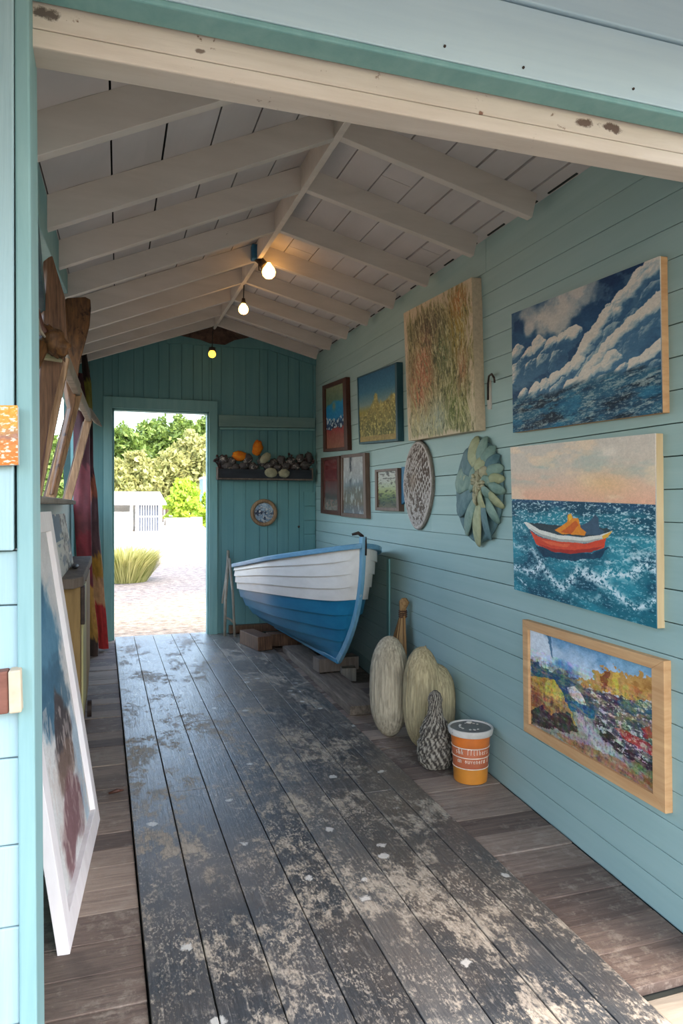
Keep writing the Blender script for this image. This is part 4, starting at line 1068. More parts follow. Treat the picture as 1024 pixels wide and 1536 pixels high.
front_stone(406.5, 709, .068, .05, 'round olive pale stone fixed on the dark front of the far wall shelf', 41)
front_stone(426, 710, .06, .045, 'grey pale stone at the right of the olive stone on the shelf front', 42)
mb_ = MB().blob(at_y(398, 687, Yf + .03), ((.05, 0, .05), (0, .03, 0), (-.03, 0, .03)), 14, 10, rough=.08, seed=44)
tag(mb_.build('shell', M['palerock'], smooth=True), 'tilted yellow-brown shell leaning beside the upright orange sponge', 'shell')
def stalks(u, v, n, r, label, sd):
    rr = random.Random(sd); p = at_y(u, v, Yf + .07); p.z = zsh; mb_ = MB()
    for i in range(n):
        a = rr.uniform(-1.0, 1.0); l = r * rr.uniform(.6, 1.1)
        q = p + Vector((math.sin(a) * l * .7, rr.uniform(-.02, .02), abs(math.cos(a)) * l + .02))
        mb_.tube([p + Vector((a * .02, 0, 0)), (p + q) / 2 + Vector((a * .01, 0, .01)), q], .004, 5)
        mb_.blob(q, ((.014, 0, 0), (0, .012, 0), (0, 0, .014)), 6, 5, rough=.2, seed=i)
    tag(mb_.build('dried_flowers', M['darkfloral'], smooth=True), label, 'dried flowers')
stalks(432, 700, 9, .15, 'dark dried flower heads just right of the shelf middle', 1)
stalks(457, 690, 14, .15, 'dark bushy dried flowers at the right end of the shelf', 2)
stalks(333, 700, 12, .13, 'dark spiky dried stalks at the left end of the shelf', 3)
# round porthole picture
pc = FW(395, 769); rad = .142
t = thing('round_picture', 'small round blue picture in a brown rope rim on the far wall', 'picture', tuple(pc - Vector((0, 0, rad))))
a = art_port(); G = 40
mb = MB(); cols = []; ao = a.out().reshape(90, 90, 4)
rg = []
for i, rr in enumerate(np.linspace(.03, 1, 16)):
    row = []
    for j in range(G):
        an = 2 * PI * j / G; row.append((pc.x + rr * .105 * math.cos(an), FARY - .022 - .012 * (1 - rr * rr), pc.z + rr * .105 * math.sin(an)))
        cols.append(ao[int(44.5 + 44 * rr * math.sin(an)), int(44.5 + 44 * rr * math.cos(an))])
    rg.append(row)
rg.append([(pc.x + .105 * math.cos(2 * PI * j / G), FARY - .001, pc.z + .105 * math.sin(2 * PI * j / G)) for j in range(G)]); cols += cols[-G:]
mb.rings(rg); mb.col = np.array(cols); mb.build('print', M['art'], t, smooth=True)
mb = MB(); mb.tube([(pc.x + .122 * math.cos(x), FARY - .022, pc.z + .122 * math.sin(x)) for x in np.linspace(0, 2 * PI, 61)], .02, 10, cap=False); mb.build('rim', M['sashwood'], t, smooth=True)

# cupboard hatch lines beside the right corner
mb = MB()
xa, xb = FW(455, 800).x, FW(472, 800).x
for z0, z1 in ((1.0, 1.14), (1.145, 1.29), (1.295, 1.44), (.6, .995)):
    mb.box((xa, FARY - .02, z0), (wallx(FARY) - .01, FARY - .004, z1))
mb.build('trim_cladding', M['teal_v'], bevel=.002, kind='structure')
tag(MB().blob(FW(448, 790, .018), ((.012, 0, 0), (0, .012, 0), (0, 0, .012)), 10, 8).build('knob', M['darkmetal'], smooth=True), 'small dark knob on the far wall right of the round picture', 'knob')

# weathered sticks leaning beside the doorway
def stick_thing(pts_list, names, label, cat, name):
    base = at_z(345, 954, 0); t_ = thing(name, label, cat, tuple(base))
    for pts, nm, r in zip(pts_list, names, (.015, .013, .011, .011)):
        m_ = MB(); m_.tube(pts, [r * .9, r, r * 1.05, r] [:len(pts)], 8); m_.build(nm, M['palestick'], t_, smooth=True)
Ys = 6.98
def S(u, v, y=Ys): return at_y(u, v, y)
b1 = at_z(337, 954, .0); b2 = at_z(352, 955, .0)
stick_thing([[b1, S(338, 900, 6.95), S(341, 860, 7.05), S(342, 826, 7.15)], [b2, S(349, 890, 6.9), S(344, 838, 7.08)], [S(336, 925, b1.y), S(345, 929, b1.y - .02), S(353, 936, b2.y)], [S(333, 905, 6.98), S(338, 872, 7.04), S(341, 845, 7.12)]],
            ['leg', 'leg', 'crosspiece', 'brace'], 'grey driftwood trestle of thin sticks beside the doorway', 'trestle', 'stick_trestle')

# ------------------------------------------------------------------ boat
Bw = Vector((1.562, 4.33, 0)); St = Vector((1.505, 6.62, 0))
ax = (St - Bw).normalized(); lf = Vector((-ax.y, ax.x, 0)); LB = (St - Bw).length
t = thing('rowing_boat', 'white and blue clinker rowing boat standing against the right wall', 'boat', (Bw.x, Bw.y, 0))
ZT, ZF = 1.04, .195
def zsheer(p): return 1.035 - .30 * p ** .85
def zkeel(p): return ZF - .04 * p
BM = .415
def bre(p):
    if p < .5: return BM * math.sin(p / .5 * PI / 2) ** .58
    return BM * (1 - .05 * ((p - .5) / .5) ** 2)
def hull(p, s, side, off=0.0, inset=0.0):
    xs = .47 * s ** 2.3 if True else 0
    x = xs + p * (LB - xs)
    q = min(1, p / .55); q = q * q * (3 - 2 * q)
    wb = (1 - s) ** .82 * (1 + .12 * s); wm = (1 - s ** 2.5) ** .72
    w = wb * (1 - q) + wm * q
    h = s * (1 - q) + (s ** 1.18) * q
    z = zsheer(p) + (zkeel(p) - zsheer(p)) * h
    b = bre(p) * w * (1 if side > 0 else 1 - .16 * min(1, p / .3))
    k = min(1, p / .06)
    nb = max(0, b - inset * k) + off * k * (0.75 if s < .9 else .3)
    return Bw + ax * (x + inset * (1 - k) * .6) + lf * (side * nb) + Vector((0, 0, z - off * .35 * k + inset * (s ** 2) * .7))
SK = [0, .108, .216, .324, .43, .56, .69, .81, .92, 1.0]
NPH = 48; ps = [(i / NPH) ** 1.35 for i in range(NPH + 1)]
mb = MB()
for side in (1, -1):
    rows = []
    for k in range(len(SK) - 1):
        for s_, of in ((SK[k], .0), ((SK[k] + SK[k + 1]) / 2, .008), (SK[k + 1] - .006, .017)):
            rows.append(([hull(p, s_, side, of) for p in ps], 0 if k < 4 else 1))
    # inner skin
    inn = [[hull(p, s_, side, 0, .022) for p in ps] for s_ in (1, .9, .75, .6, .45, .3, .15, 0)]
    o = len(mb.v)
    allr = [r for r, _ in rows] + inn; mats = [m for _, m in rows] + [2] * len(inn)
    n = len(ps)
    for r in allr: mb.v += [tuple(p) for p in r]
    for i in range(len(allr) - 1):
        mm = mats[i + 1]
        if i + 1 == len(rows): mm = 2
        for j in range(n - 1):
            f = (o + i * n + j, o + i * n + j + 1, o + (i + 1) * n + j + 1, o + (i + 1) * n + j)
            mb.f.append(f if side > 0 else f[::-1]); mb.m.append(mm)
    # close the top edge
    i = len(allr) - 1
    for j in range(n - 1):
        f = (o + i * n + j, o + i * n + j + 1, o + j + 1, o + j); mb.f.append(f if side > 0 else f[::-1]); mb.m.append(0)
smooth_angle(mb.build('hull', [M['boat_w'], M['boat_b'], M['boat_in']], t, recalc=False), 28)
# transom
mb = MB(); S_ = np.linspace(0, 1, 14)
ring = [hull(1, s, 1) for s in S_] + [hull(1, s, -1) for s in S_[::-1][1:]]
mb.prism(ring, -ax * .03); mb.build('transom', M['boat_w'], t)
for side in (1, -1):
    pts = [hull(p, 0, side) + lf * side * .006 for p in ps]
    rg = []
    for i, p in enumerate(pts):
        d = (pts[min(i + 1, len(pts) - 1)] - pts[max(0, i - 1)]); d.z = 0; d.normalize(); nn = Vector((-d.y, d.x, 0))
        rg.append([p + nn * a_ + Vector((0, 0, b_)) for a_, b_ in ((-.024, -.016), (.026, -.016), (.026, .018), (-.024, .018))])
    m_ = MB(); m_.rings(rg); m_.build('gunwale', M['boat_g'], t, bevel=.005)
# stem
pts = []
for s_ in np.linspace(0, 1, 22): pts.append(hull(0, s_, 1) - ax * .006)
rg = []
for i, p in enumerate(pts):
    d = (pts[min(i + 1, 21)] - pts[max(0, i - 1)]).normalized(); fw = d.cross(lf).normalized()
    if fw.dot(ax) > 0: fw = -fw
    rg.append([p + lf * a_ + fw * b_ for a_, b_ in ((-.02, -.02), (-.013, .022), (.013, .022), (.02, -.02))])
top = [q + Vector((0, 0, .06)) for q in rg[0]]
m_ = MB(); m_.rings([top] + rg); m_.build('stem', wood('faded_blue_stem_paint', (92, 144, 170), (124, 166, 184), 7, (3, 3, .5), .5, (170, 176, 176), .62, 12), t, bevel=.004)
# keel strip
pts = [hull(p, 1, 1) + Vector((0, 0, -.004)) for p in ps]
rg = [[p + lf * a_ + Vector((0, 0, b_)) for a_, b_ in ((-.018, .012), (.018, .012), (.014, -.022), (-.014, -.022))] for p in pts]
m_ = MB(); m_.rings(rg); m_.build('keel', M['boat_b'], t, bevel=.003)
for p in (.42, .72):
    a_, b_ = hull(p, .18, 1, 0, .02), hull(p, .18, -1, 0, .02)
    m_ = MB(); m_.bar(a_, b_, .2, .022); m_.build('thwart', M['oldwood'], t, bevel=.003)
tp = hull(0, 0, 1)
m_ = MB(); m_.tube([tp + Vector((0, .02, .02)), tp + Vector((0, .01, .065)), tp + Vector((-.03, .0, .085)), tp + Vector((-.07, .01, .075))], [.014, .013, .012, .008], 8)
m_.tube([tp + Vector((.012, -.02, .06)), tp + Vector((.014, -.025, .0)), tp + Vector((.012, -.024, -.06))], .008, 8)
m_.build('bow_fitting', M['darkmetal'], t, smooth=True)

# timbers under the boat
def timber(name, label, a, b, w, h, mt, cat='plank', parts=True):
    a, b = Vector(a), Vector(b); m_ = MB(); m_.bar(a, b, w, h); o = m_.build(name, mt, bevel=.005); return tag(o, label, cat)
ra_, rb_ = at_z(552, 1062, .03), at_z(440, 968, .03)
timber('skid_plank', 'long weathered plank on the floor under the bow of the boat', (ra_.x - .02, ra_.y, DZ + .032), (rb_.x - .02, 6.15, DZ + .032), .20, .058, M['skid'])
bq = at_z(400, 972, .0)
timber('timber_block', 'chunky brown timber block under the left side of the boat', (bq.x - .04, bq.y - .12, .066), (bq.x - .13, bq.y + .30, .066), .14, .125, M['brownwood'], 'block')
timber('keel_block', 'dark timber block on the plank carrying the boat keel', (1.535 - .07, 5.09, .108), (1.535 + .25, 5.11, .108), .14, .10, M['oldwood'], 'block')
timber('keel_block', 'far timber block under the boat stern near the doorway wall', (1.38, 6.42, .06), (1.72, 6.42, .06), .14, .115, M['brownwood'], 'block')
timber('floor_timber', 'grey squared timber lying behind the boat bow by the wall', (1.68, 4.95, .045), (1.82, 5.85, .045), .11, .10, M['greywood'], 'plank')
timber('floor_timber', 'long brown timber lying along the foot of the far wall', (1.14, 7.12, .05), (1.9, 7.13, .05), .08, .075, M['brownwood'], 'plank')

# ------------------------------------------------------------------ floats, bucket, broom along the right wall
def coir(name, label, c, rx_, ry_, h, mt, tilt=0.0, lobes=None):
    """upright float: rounded body with fine vertical strands"""
    n = 180; k = 40; rows = []; jit = [random.uniform(-.022, .022) for _ in range(181)]
    for i in range(k + 1):
        z = h * (.5 - .5 * math.cos(PI * (i + .06) / (k + .12)))
        row = []
        for j in range(n):
            a = 2 * PI * j / n; d = Vector((math.cos(a), math.sin(a)))
            best = 0
            for (ox, oz0, oz1, sx_, sy_, pw) in (lobes or [(0, 0, h, rx_, ry_, 2.5)]):
                zz = (z - (oz0 + oz1) / 2) / ((oz1 - oz0) / 2)
                if abs(zz) >= 1: continue
                g = (1 - abs(zz) ** pw) ** (1 / pw) if False else (1 - abs(zz) ** pw) ** .5
                A, B = sx_ * g, sy_ * g
                # ray from origin against ellipse centred (ox,0)
                qa = d.x ** 2 / A ** 2 + d.y ** 2 / B ** 2; qb = -2 * d.x * ox / A ** 2; qc = ox * ox / A ** 2 - 1
                dd = qb * qb - 4 * qa * qc
                if dd > 0: best = max(best, (-qb + math.sqrt(dd)) / (2 * qa))
            best = max(best, .003) * (1 + jit[(j + int(1.5 * math.sin(z * 14))) % 180] + random.uniform(-.01, .01))
            row.append(Vector((c[0] + best * d.x + tilt * z, c[1] + best * d.y, c[2] + z)))
        rows.append(row)
    m_ = MB(); m_.rings(rows); o = m_.build(name, mt, smooth=True); return o
p1 = at_z(590, 1109, DZ); sc_ = .00369
o = coir('coir_float', '', (p1.x, p1.y + .06, DZ), .112, .11, .57, M['rope_g'])
tag(o, 'tall oval grey coir float, left of the two-lobed float', 'float')
p2 = at_z(647, 1124, DZ)
o = coir('coir_float', '', (p2.x - .012, p2.y + .05, DZ), .1, .1, .55, M['rope'], lobes=[(-.022, 0, .545, .102, .105, 2.5), (.066, .02, .445, .100, .10, 2.6)])
tag(o, 'fat two-lobed beige coir float standing against the teal wall', 'float')
for u, v, y_ in ():
    pass
# rope bottle float
p3 = at_z(659, 1157, DZ)
def strand(a, z, r):
    f = 1.0 if z < .17 else -1.0
    return (.0055 * abs(math.sin(9 * a + f * z * 60)) - .002 + .003 * math.sin(4 * a - f * z * 120)) * min(1, r / .06)
prof = [(.03, 0), (.064, .012), (.084, .045), (.09, .085), (.087, .12), (.076, .15), (.073, .165), (.074, .18), (.066, .21), (.053, .235), (.041, .26), (.034, .285), (.032, .31), (.034, .345), (.028, .37), (.01, .386)]
pf = []
for (r0_, z0_), (r1_, z1_) in zip(prof[:-1], prof[1:]):
    for q in range(6): pf.append((r0_ + (r1_ - r0_) * q / 6, z0_ + (z1_ - z0_) * q / 6))
pf.append(prof[-1])
m_ = MB(); m_.lathe(pf, (p3.x, p3.y + .05, DZ), 144, disp=strand)
AA, ZZ = np.meshgrid(2 * PI * np.arange(144) / 144, np.array([z for _, z in pf]))
fdir = np.where(ZZ < .17, 1.0, -1.0)
ph_ = np.abs(np.sin(9 * AA + fdir * ZZ * 60)); ph2 = np.abs(np.sin(14 * AA - fdir * ZZ * 150))
fl2 = fbm(AA * 14, ZZ * 120, 4, 5); fl3 = fbm(AA * 7, ZZ * 60, 3, 15)
wq = sst(.35, .8, ph_ * .6 + ph2 * .25 + (fl2 - .5) * 1.3 + (fl3 - .5) * .8)[..., None]
cq = np.array((60, 54, 48)) * (1 - wq) + np.array((150, 141, 126)) * wq
cq = np.clip(cq, 0, 255) / 255; m_.col = np.concatenate([((cq + .055) / 1.055) ** 2.4, np.ones(cq.shape[:2] + (1,))], -1).reshape(-1, 4)
o = m_.build('rope_float', attr_mat('grey_rope_strands', .92, .5, 120), smooth=True)
tag(o, 'bottle-shaped grey rope-bound float in front of the two-lobed float', 'float')
# bucket
p4 = at_z(711, 1176, DZ); bc = Vector((p4.x + .01, p4.y + .055, DZ))
t = thing('bucket', 'orange bucket with grey lid and white lettering by the wall', 'bucket', tuple(bc))
m_ = MB(); m_.lathe([(.066, 0), (.078, .004), (.080, .02), (.083, .075)], bc, 56); m_.build('base', M['amber'], t, smooth=False); smooth_angle(t.children[-1], 50)
m_ = MB(); m_.lathe([(.083, .0752), (.0925, .225), (.088, .23)], bc, 56); body_o = smooth_angle(m_.build('body', M['band'], t), 50)
for z_, r_ in ((.076, .0836), (.128, .0868), (.172, .0896)):
    m_ = MB(); m_.tube([bc + Vector((r_ * math.cos(a_), r_ * math.sin(a_), z_)) for a_ in np.linspace(0, 2 * PI, 65)], .0022, 6, cap=False); m_.build('stripe', M['offwhite'], body_o, smooth=True)
m_ = MB(); m_.lathe([(.0885, .176), (.0917, .222)], bc, 56, cap0=False, cap1=False); m_.v = [tuple(Vector(v) + (Vector((v[0] - bc.x, v[1] - bc.y, 0)).normalized() * .001)) for v in m_.v]
m_.build('upper_band', M['orange'], body_o, smooth=True)
m_ = MB(); m_.lathe([(.092, .2245), (.103, .226), (.108, .25), (.105, .256), (.099, .256), (.096, .25)], bc, 56); smooth_angle(m_.build('lid_rim', M['lidrim'], t), 50)
m_ = MB(); m_.lathe([(.0958, .2502), (.09, .252), (.06, .2525), (.03, .254)], bc, 56); lid_o = smooth_angle(m_.build('lid', M['lid'], t), 50)
m_ = MB()
for i in range(13):
    a_ = .4 + i * .38
    if i in (4, 9): continue
    c_ = bc + Vector((.052 * math.cos(a_), .052 * math.sin(a_), .2545)); m_.blob(c_, ((.007, 0, 0), (0, .004 + .003 * (i % 3), 0), (0, 0, .0022)), 8, 6)
m_.build('lid_lettering', M['lidrim'], lid_o, smooth=True)
m_ = MB(); m_.blob(bc + Vector((.02, .05, .257)), ((.016, 0, 0), (0, .012, 0), (0, 0, .006)), 8, 6); m_.build('lid_tab', M['lidrim'], lid_o, smooth=True)
# hand-drawn lettering wrapped on the body: two rows of strokes as faint as in the photo
GL = {'&': [(.9, 0), (.2, .7), (.4, 1), (.6, .75), (0, .25), (.3, 0), (.9, .5)], 'f': [(.8, .9), (.5, 1), (.4, 0)], 't': [(.4, 1), (.4, .1), (.7, 0)], 'l': [(.4, 1), (.4, 0)], 'h': [(.1, 1), (.1, 0), (.1, .5), (.6, .55), (.7, 0)],
      'e': [(.1, .3), (.8, .35), (.5, .6), (.1, .3), (.4, 0), (.8, .1)], 'r': [(.2, .6), (.2, 0), (.2, .45), (.7, .6)], 's': [(.8, .6), (.2, .5), (.7, .15), (.1, 0)], 'o': [(.5, .6), (.1, .3), (.5, 0), (.8, .3), (.5, .6)],
      'u': [(.1, .6), (.2, 0), (.7, .1), (.75, .6), (.8, 0)], 'v': [(.1, .6), (.4, 0), (.8, .6)], 'n': [(.1, 0), (.1, .6), (.6, .55), (.7, 0)], 'a': [(.8, .6), (.2, .5), (.2, 0), (.8, .1), (.8, .6), (.85, 0)], ' ': []}
m_ = MB()
def letter_row(txt, z0, hgt, a0, da):
    for i, ch in enumerate(txt):
        g = GL[ch]
        if not g: continue
        pts = []
        for x_, y_ in g:
            an = a0 + (i + x_ * .8) * da; z_ = z0 + y_ * hgt; rr = .083 + (.0925 - .083) * (z_ - .075) / .15 + .0012
            pts.append(bc + Vector((rr * math.cos(an), rr * math.sin(an), z_)))
        m_.tube(pts, .0012, 5)
letter_row('s&& fftlhers', .145, .026, -PI / 2 - 1.35, .165)
letter_row('an ouvenera l', .104, .024, -PI / 2 - 1.25, .15)
m_.build('lettering', M['offwhite'], body_o)
# broom head
top = RW(606, 903, .05); bl_ = RW(596, 972, .06); br_ = RW(612, 972, .05)
t = thing('broom', 'bundle of dry straw bound as a hand broom leaning on the wall', 'broom', (bl_.x, bl_.y, 0))
neck = RW(604, 920, .055); m_ = MB(); rr = random.Random(4)
fl_ = 0
for i in range(110):
    a_ = rr.uniform(0, 2 * PI); q = math.sqrt(rr.random())
    b_ = Vector((bl_ + (br_ - bl_) * .5)); b_.z = DZ + rr.uniform(.0, .02)
    b_ = b_ + (-WT) * (q * math.cos(a_) * .19 - .03) + WN * (q * math.sin(a_) * .05 + .06)
    n_ = neck + (-WT) * q * math.cos(a_) * .02 + WN * q * math.sin(a_) * .015
    ml_ = n_ * .62 + b_ * .38 + (b_ - Vector((bl_ + (br_ - bl_) * .5))).dot(WT) * WT * .28
    m_.tube([n_, ml_, b_], [.0036, .003, .0026], 5)
m_.build('straw', M['straw'], t, kind='stuff')
m_ = MB(); m_.tube([neck + Vector((0, 0, -.03)), neck, neck + Vector((0, 0, .03)), top, top + Vector((0, 0, .025))], [.024, .022, .022, .034, .016], 12); m_.build('knot', M['oldstraw'], t, smooth=True)
m_ = MB()
for i in range(4):
    z_ = -.02 + i * .012; m_.tube([neck + Vector((0, 0, z_)) + (-WT) * .026 * math.cos(a_) + WN * .026 * math.sin(a_) for a_ in np.linspace(0, 2 * PI, 17)], .004, 6, cap=False)
m_.build('binding', M['darkframe'], t, smooth=True)
# thin metal rod left of the floats
b_ = at_z(559, 1046, DZ); t = thing('metal_rod', 'thin grey metal rod standing left of the tall grey float', 'rod', tuple(b_))
wl = at_y(572, 970, b_.y + .12)
m_ = MB(); m_.tube([b_ + Vector((0, 0, .004)), at_y(561, 1010, b_.y + .03), at_y(566, 985, b_.y + .08), wl], [.006, .006, .005, .005], 8); m_.build('rod', M['metal'], t, smooth=True)
m_ = MB(); m_.tube([wl + Vector((-.022, 0, 0)), wl + Vector((.028, 0, .004))], .009, 8); m_.build('handle', M['metal'], t, smooth=True)

# ------------------------------------------------------------------ lamps
def lamp_bulb(parent, c, r, mt, h=1.35):
    m_ = MB(); pr = [(r * .25, r * h), (r * .5, r * .95), (r * .85, r * .5), (r, 0), (r * .9, -r * .5), (r * .55, -r * .88), (r * .12, -r * 1.02)]
    m_.lathe(pr, c, 24); return m_.build('bulb', mt, parent, smooth=True)
y1 = 4.42; rg1 = ridge(y1); b1c = at_y(403, 408, 4.3)
t = thing('pendant_lamp', 'lit bulb with a blue box on the ridge, nearest of the lamps', 'lamp', (rg1.x, rg1.y, rg1.z - .12))
bx = at_y(383, 380, 4.36)
m_ = MB(); m_.box((bx.x - .026, bx.y - .03, bx.z - .045), (bx.x + .03, bx.y + .03, bx.z + .05)); m_.build('box', M['blue'], t, bevel=.008)
hd = b1c - bx
m_ = MB(); m_.tube([bx + Vector((.005, 0, -.03)), bx + hd * .45, bx + hd * .68], [.02, .024, .028], 12); m_.build('socket', M['darkmetal'], t, smooth=True)
lamp_bulb(t, b1c, .042, M['bulb'])
m_ = MB(); m_.tube([Vector((bx.x, bx.y, bx.z + .05)), Vector((bx.x + .005, bx.y + .01, rg1.z - .115))], .006, 6)
m_.tube([bx + Vector((.02, 0, .0)), bx + hd * .5 + Vector((-.02, 0, -.05)), bx + hd * .8 + Vector((.0, 0, -.02))], .004, 6); m_.build('cord', M['wire'], t, smooth=True)
y2 = 5.05; rg2 = ridge(y2); c2 = at_y(365, 464, y2)
t = thing('pendant_lamp', 'bare glowing bulb hanging on a straight cord from the ridge', 'lamp', (rg2.x, rg2.y, rg2.z - .12))
m_ = MB(); m_.tube([Vector((c2.x, y2, c2.z + .075)), Vector((c2.x + .004, y2, rg2.z - .1))], .004, 6); m_.build('cord', M['wire'], t, smooth=True)
m_ = MB(); m_.tube([c2 + Vector((0, 0, .04)), c2 + Vector((0, 0, .078))], [.017, .012], 12); m_.build('socket', M['darkmetal'], t, smooth=True)
lamp_bulb(t, c2, .036, M['bulb'], 1.5)
y3 = 6.85; c3 = at_y(318, 531, y3)
t = thing('pendant_lamp', 'small amber bulb below the rotten boards at the far gable', 'lamp', (c3.x, y3, c3.z + .06))
lamp_bulb(t, c3, .036, M['bulb_y'], 1.3)
m_ = MB(); m_.tube([c3 + Vector((0, 0, .03)), c3 + Vector((0, 0, .06))], [.036, .03], 14); m_.build('socket', M['darkmetal'], t, smooth=True)
m_ = MB(); m_.tube([c3 + Vector((0, 0, .06)), Vector((c3.x + .01, y3, ridge(y3).z - .1))], .004, 6); m_.build('cord', M['wire'], t, smooth=True)

# ------------------------------------------------------------------ left side things
# leaning white-framed painting
Bn, Bf = Vector((-.111, 2.21, DZ)), Vector((-.039, 3.118, DZ))
Tf = Vector((-.232, 3.17, 1.275)); Tn = Tf + (Bn - Bf)
nr = (Bf - Bn).cross(Tf - Bf).normalized()
if nr.x < 0: nr = -nr
q = [Tn, Tf, Bf, Bn]        # tl tr br bl seen from the room
q = [p + nr * .0 for p in q]
dp = .035
a = art_blots()
tt = picture('leaning_painting', 'white-framed painting with blue and maroon blots leaning by the entrance', [p for p in q], nr, dp, a, None, M['whitepaint'], wv=(.085, .085, .06, .06), recess=.02)
# raise so the frame's lower edge rests on the boards
tt.location.z += .02 * 0
# cabinet
cy0, cy1, cx1 = 3.76, 5.2, -.137
t = thing('cabinet', 'old ochre wooden cabinet with a worn grey top by the left wall', 'cabinet', (-.22, 4.4, DZ))
MB().box((LX + .006, cy0, .06), (cx1 - .004, cy1, .895)).build('body', M['cabinet'], t, bevel=.004)
mb = MB(); mb.prism([Vector((LX + .004, cy0 - .14, .897)), Vector((cx1 - .03, cy0 - .14, .897)), Vector((cx1 + .012, cy0 - .02, .897)), Vector((cx1 + .016, cy1 + .03, .897)), Vector((LX + .004, cy1 + .03, .897))], (0, 0, .05)); mb.build('worktop', M['oldwood'], t, bevel=.006)
MB().box((cx1 - .004, cy0 + .12, .2), (cx1 + .006, cy0 + .62, .86)).build('door', wood('yellow_green_door_paint', (136, 130, 88), (160, 154, 108), 6, (3, 3, .3), .6, (100, 88, 56), .66, 6), t, bevel=.002)
MB().box((cx1 - .004, cy0 + .66, .2), (cx1 + .006, cy1 - .06, .86)).build('door', M['cabinet'], t, bevel=.002)
MB().box((cx1 - .004, cy0 + .02, .70), (cx1 + .016, cy0 + .10, .89)).build('bracket', M['darkmetal'], t, bevel=.003)
for yy_ in (cy0 + .03, cy1 - .09):
    MB().box((cx1 - .06, yy_, DZ), (cx1 - .012, yy_ + .06, .062)).build('foot', M['cabinet'], t)
mb = MB(); cw = at_y(132, 1058, 4.62); mb.rings([[(cx1 + .004 + dx, 4.62 + math.cos(a_) * r_, .05 + math.sin(a_) * r_) for a_ in np.linspace(0, 2 * PI, 24, endpoint=False)] for dx, r_ in ((0, .03), (.0, .052), (.025, .052), (.025, .03))]); mb.build('wheel', M['darkmetal'], t)
# small canvas on the cabinet
picture('small_painting', 'small blue and grey painting standing on the cabinet top', [Vector((-.272, 3.66, 1.255)), Vector((-.262, 4.62, 1.25)), Vector((-.212, 4.62, .948)), Vector((-.222, 3.66, .948))], Vector((1, -.01, .17)), .018, art_small_blue(), M['umber'])
tag(MB().blob((-.185, 4.25, .957), ((.018, 0, 0), (0, .10, 0), (0, 0, .011)), 12, 8, rough=.1).build('cloth', M['wire'], smooth=True), 'small dark rag lying on the cabinet top before the small painting', 'rag')
# window sill shelf and the hinged sash
t = thing('sill_shelf', 'worn wooden sill shelf under the tilted window sash', 'shelf', (-.26, 3.9, 1.305))
mb = MB(); mb.prism([Vector((LX + .003, 2.3, 1.306)), Vector((-.225, 2.3, 1.306)), Vector((-.205, 4.4, 1.306)), Vector((-.22, 5.1, 1.306)), Vector((-.26, 5.3, 1.306)), Vector((LX + .003, 5.4, 1.306))], (0, 0, .026)); mb.build('board', M['greywood'], t, bevel=.006)
bars = [((52, 740), (95, 537), 2.8), ((76, 746), (116, 588), 3.55), ((102, 742), (133, 628), 4.75)]
t = thing('window_sash', 'tan wooden sash with three slanted bars tilted in on the left wall', 'window sash', (-.26, 3.6, 1.333))
tops = []
for (bu, bv), (tu, tv), y_ in bars:
    b_ = at_y(bu, bv, y_); b_.z = 1.335; tp_ = at_y(tu, tv, y_ + .02); tops.append(tp_)
    m_ = MB(); m_.bar(b_, tp_, .045, .035, up=(0, 1, 0)); up_o = m_.build('upright', M['sashwood'], t, bevel=.003)
    m_ = MB(); m_.bar(b_ + Vector((-.026, .05, .0)), tp_ + Vector((-.026, .05, -.02)), .02, .06, up=(0, 1, 0)); m_.build('stop_bead', M['oldwood'], up_o, bevel=.002)
for a_, b_ in zip(tops[:-1], tops[1:]):
    m_ = MB(); m_.bar(a_ + Vector((0, .03, 0)), b_ + Vector((0, -.0, .01)), .03, .06); m_.build('top_rail', M['sill'], t, bevel=.004)
e_ = tops[-1]; m_ = MB(); m_.tube([e_ + Vector((-.03, -.35, .02)), e_ + Vector((0, -.05, .045)), e_ + Vector((.045, .12, .0)), e_ + Vector((.075, .2, -.025))], [.02, .022, .018, .004], 8); m_.build('handle', M['sill'], t, smooth=True)
# planks and driftwood stacked behind the sash
def outline_board(name, label, pts, y_, d, mt, cat):
    m_ = MB(); m_.prism([at_y(u, v, y_) for u, v in pts], d); o = m_.build(name, mt, bevel=.004); return tag(o, label, cat)
outline_board('plank', 'brown plank with a pointed slanting top above the window sash', [(72, 386), (79, 383), (98, 446), (101, 515), (96, 540), (73, 640), (54, 742), (44, 742), (58, 600), (62, 520)], 2.6, (-.02, .05, 0), M['brownwood'], 'plank')
outline_board('carved_board', 'rust-brown board with a broad rounded top behind the window sash', [(100, 447), (128, 445), (136, 449), (137, 462), (135, 488), (129, 512), (121, 540), (115, 580), (113, 606), (81, 742), (77, 742), (106, 612), (99, 575)], 3.5, (-.02, .05, 0), M['rustwood'], 'board')
t = thing('driftwood', 'gnarled driftwood root with a pale curl beside the entrance post', 'driftwood', tuple(at_y(70, 560, 2.47)))
m_ = MB(); m_.blob(at_y(80, 512, 2.50), ((.045, 0, .0), (0, .04, 0), (-.02, 0, .05)), 24, 18, rough=.3, seed=5); m_.build('root', M['rustwood'], t, smooth=True)
m_ = MB(); m_.tube([at_y(50, 452, 2.47), at_y(54, 466, 2.47), at_y(60, 490, 2.47), at_y(72, 508, 2.49), at_y(82, 520, 2.50)], [.008, .012, .014, .016, .014], 8); m_.build('branch', M['darkframe'], t, smooth=True)
m_ = MB(); m_.tube([at_y(56, 462, 2.45), at_y(55, 476, 2.45), at_y(60, 496, 2.45), at_y(68, 506, 2.46)], [.004, .006, .006, .004], 8); m_.build('curl', M['sill'], t, smooth=True)
m_ = MB(); m_.tube([at_y(66, 515, 2.49), at_y(48, 560, 2.47), Vector((at_y(44, 620, 2.47).x, 2.47, 1.334))], [.02, .016, .018], 8); m_.build('stem', M['rustwood'], t, smooth=True)
